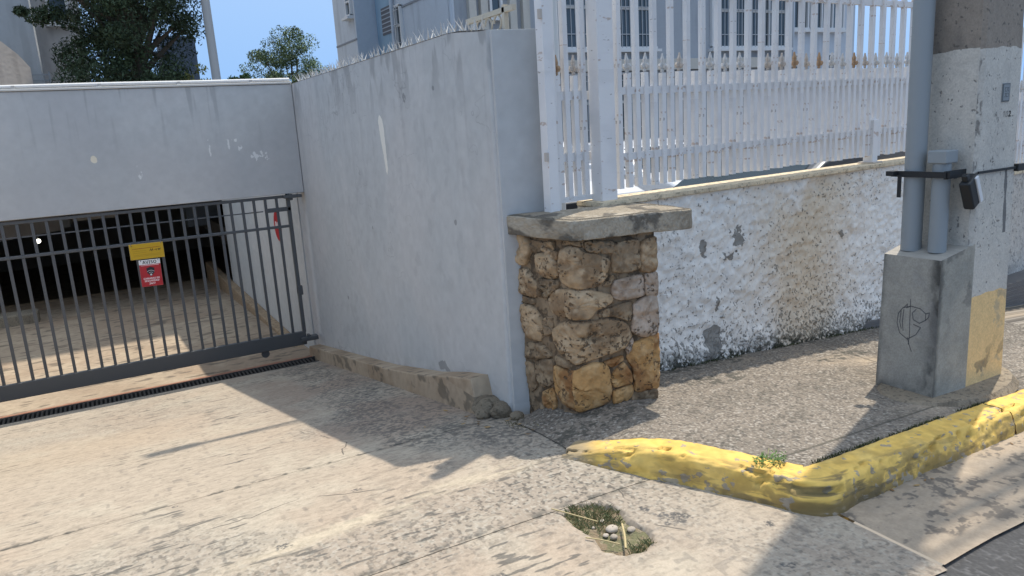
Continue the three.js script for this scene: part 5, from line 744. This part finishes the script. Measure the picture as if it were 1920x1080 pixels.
{ // building on the other side
  const o = thing('grey_building', 'grey building with a pale balcony strip beyond the dark tree', 'building');
  const m = paint(0.42, 0.45, 0.47, 33), w = paint(0.62, 0.58, 0.55, 37);
  const vol = (n, x0, x1, z0, z1, y0, y1, mat) => mesh(n, muv(box(x1 - x0, y1 - y0, z1 - z0, (x0 + x1) / 2, (y0 + y1) / 2, (z0 + z1) / 2), 1 / 6), mat, o);
  vol('wall_block', -9, -0.62, -30, -20, 0, 13, m); vol('balcony_strip', -0.63, 0.35, -30, -21.5, 0, 13, w);
  const sh = new THREE.Shape(); sh.moveTo(-3.5, 0); sh.lineTo(-3.5, 5.2); sh.lineTo(-1.24, 3.75); sh.lineTo(-0.98, 3.5); sh.lineTo(-0.98, 0); const pg = new THREE.ExtrudeGeometry(sh, { depth: 0.25, bevelEnabled: false }).translate(0.98, 0, 0).rotateY(0.85).translate(-0.98, 0, -19.6); mesh('stair_parapet', muv(pg, 1 / 6), w, o);
  for (let i = 0; i < 5; i++) mesh('railing_bar', box(0.5, 0.025, 0.025, -0.72, 2.9 + i * 0.12, -19.85), std({ color: lin(0.3, 0.33, 0.36) }), o); mesh('railing_post', box(0.03, 0.7, 0.03, -0.48, 3.1, -19.85), std({ color: lin(0.3, 0.33, 0.36) }), o);
  windowAt(o, -0.1, 5.2, -21.485, 0.4, 1.0, 0, 1, false);
  const b = thing('blue_tower', 'dark blue grey wall rising behind the dark tree', 'building'); mesh('wall_block', muv(box(0.75, 4.4, 1.0, 2.2, 1.95, -20), 1 / 6), paint(0.16, 0.20, 0.26, 41), b); mesh('crossbeam', box(1.4, 0.1, 0.1, 1.2, 3.75, -19.4), std({ color: lin(0.16, 0.2, 0.25) }), b);
}
// cars
{
  const tyre = std({ color: lin(0.02, 0.02, 0.02), roughness: 0.9 }), rim = std({ color: lin(0.4, 0.4, 0.42), metalness: 0.8, roughness: 0.35 }), dark = std({ color: lin(0.025, 0.025, 0.028), roughness: 0.5 });
  function car(name, label, col, pos, ry, suv, group) {
    const o = thing(name, label, 'car', pos, ry, group); const pm = new THREE.MeshPhysicalMaterial({ color: col, roughness: 0.35, clearcoat: 1, clearcoatRoughness: 0.08 });
    const H = suv ? 1.68 : 1.42, hood = suv ? 1.02 : 0.9, W = suv ? 1.84 : 1.76;
    // side profile, front towards +x
    const b = new THREE.Shape(); [[-2.2, 0.32], [-2.26, 0.55], [-2.22, hood - 0.02], [-2.0, hood + 0.04], [1.0, hood + 0.04], [1.75, hood - 0.06], [2.16, hood - 0.2], [2.26, 0.6], [2.2, 0.3], [1.82, 0.26], [1.0, 0.26], [-0.9, 0.26], [-1.75, 0.26]].forEach(([x, y], i) => i ? b.lineTo(x, y) : b.moveTo(x, y));
    const bodyG = new THREE.ExtrudeGeometry(b, { depth: W - 0.16, bevelEnabled: true, bevelSize: 0.06, bevelThickness: 0.08, bevelSegments: 4 }).translate(0, 0, -(W - 0.16) / 2); mesh('body', bodyG, pm, o);
    const cab = suv ? [[-2.1, hood], [-1.95, H - 0.12], [-1.6, H - 0.03], [0.1, H - 0.02], [0.42, H - 0.12], [1.12, hood]] : [[-1.75, hood], [-1.15, H - 0.1], [-0.7, H - 0.02], [0.0, H - 0.02], [0.35, H - 0.1], [1.15, hood]];
    const cs = new THREE.Shape(); cab.forEach(([x, y], i) => i ? cs.lineTo(x, y) : cs.moveTo(x, y)); const cg = new THREE.ExtrudeGeometry(cs, { depth: W - 0.5, bevelEnabled: true, bevelSize: 0.03, bevelThickness: 0.1, bevelSegments: 4 }).translate(0, 0, -(W - 0.5) / 2); mesh('cabin', cg, pm, o);
    // glass: windscreen, rear, sides
    const quad = (a, b2, c, d) => { const g = new THREE.BufferGeometry(); g.setAttribute('position', new THREE.Float32BufferAttribute([...a, ...b2, ...c, ...a, ...c, ...d], 3)); g.setAttribute('uv', new THREE.Float32BufferAttribute(new Array(12).fill(0), 2)); g.computeVertexNormals(); return g; };
    const n = cab.length, [fx0, fy0] = cab[n - 1], [fx1, fy1] = cab[n - 2], w0 = W / 2 - 0.2, w1 = W / 2 - 0.27, e = 0.045;
    mesh('windscreen', quad([fx0 - 0.03 + e, fy0 + 0.07, w0], [fx0 - 0.03 + e, fy0 + 0.07, -w0], [fx1 + e, fy1 + 0.01, -w1], [fx1 + e, fy1 + 0.01, w1]), glassM, o);
    mesh('rear_window', quad([cab[0][0] + 0.02 - e, hood + 0.1, -w0], [cab[0][0] + 0.02 - e, hood + 0.1, w0], [cab[1][0] - e, cab[1][1] - 0.03, w1], [cab[1][0] - e, cab[1][1] - 0.03, -w1]), glassM, o);
    for (const s of [-1, 1]) { const zz = s * (W / 2 - 0.148); for (const [a, c] of suv ? [[-1.85, -1.05], [-0.98, -0.15], [-0.08, 0.75]] : [[-1.25, -0.4], [-0.33, 0.65]]) { const ta = Math.max(a + 0.06, cab[1][0] + 0.1), tc = Math.min(c, cab[n - 2][0] + 0.0); mesh('side_window', quad([a, hood + 0.09, zz], [c, hood + 0.09, zz], [tc, H - 0.14, zz], [ta, H - 0.14, zz]), glassM, o); }
      mesh('mirror', rbox(0.12, 0.12, 0.2, 0.03, 0.75, hood + 0.1, s * (W / 2 + 0.1)), pm, o); mesh('headlight', rbox(0.1, 0.14, 0.36, 0.03, 2.22, hood - 0.26, s * (W / 2 - 0.3)), std({ color: lin(0.7, 0.7, 0.7), roughness: 0.15 }), o);
      for (const x of [-1.35, 1.4]) { const wh = mesh('wheel', new THREE.CylinderGeometry(0.33, 0.33, 0.22, 28).rotateX(Math.PI / 2), tyre, o); wh.position.set(x, 0.33, s * (W / 2 - 0.06)); mesh('rim', new THREE.CylinderGeometry(0.21, 0.21, 0.235, 20).rotateX(Math.PI / 2), rim, wh); }
      if (suv) mesh('roof_rail', rbox(1.9, 0.035, 0.04, 0.01, -0.75, H + 0.05, s * (W / 2 - 0.32)), dark, o); }
    mesh('grille', rbox(0.06, 0.2, 0.9, 0.02, 2.27, hood - 0.28, 0), dark, o); return o;
  }
  car('parked_car', 'white sport utility vehicle parked nose out behind the corner fence panel', lin(0.72, 0.73, 0.74), [5.35, -0.1, -9.9], -Math.PI / 2, true, 'cars parked behind the fence');
  car('parked_car', 'white sedan parked nose out beside the white sport utility vehicle', lin(0.70, 0.72, 0.74), [7.9, -0.1, -9.9], -Math.PI / 2, false, 'cars parked behind the fence');
  car('parked_car', 'dark grey sedan parked close along the inside of the stucco wall', lin(0.09, 0.10, 0.115), [6.1, -0.12, -5.35], Math.PI + FA, false, 'cars parked behind the fence');
}

renderer.render(scene, camera);
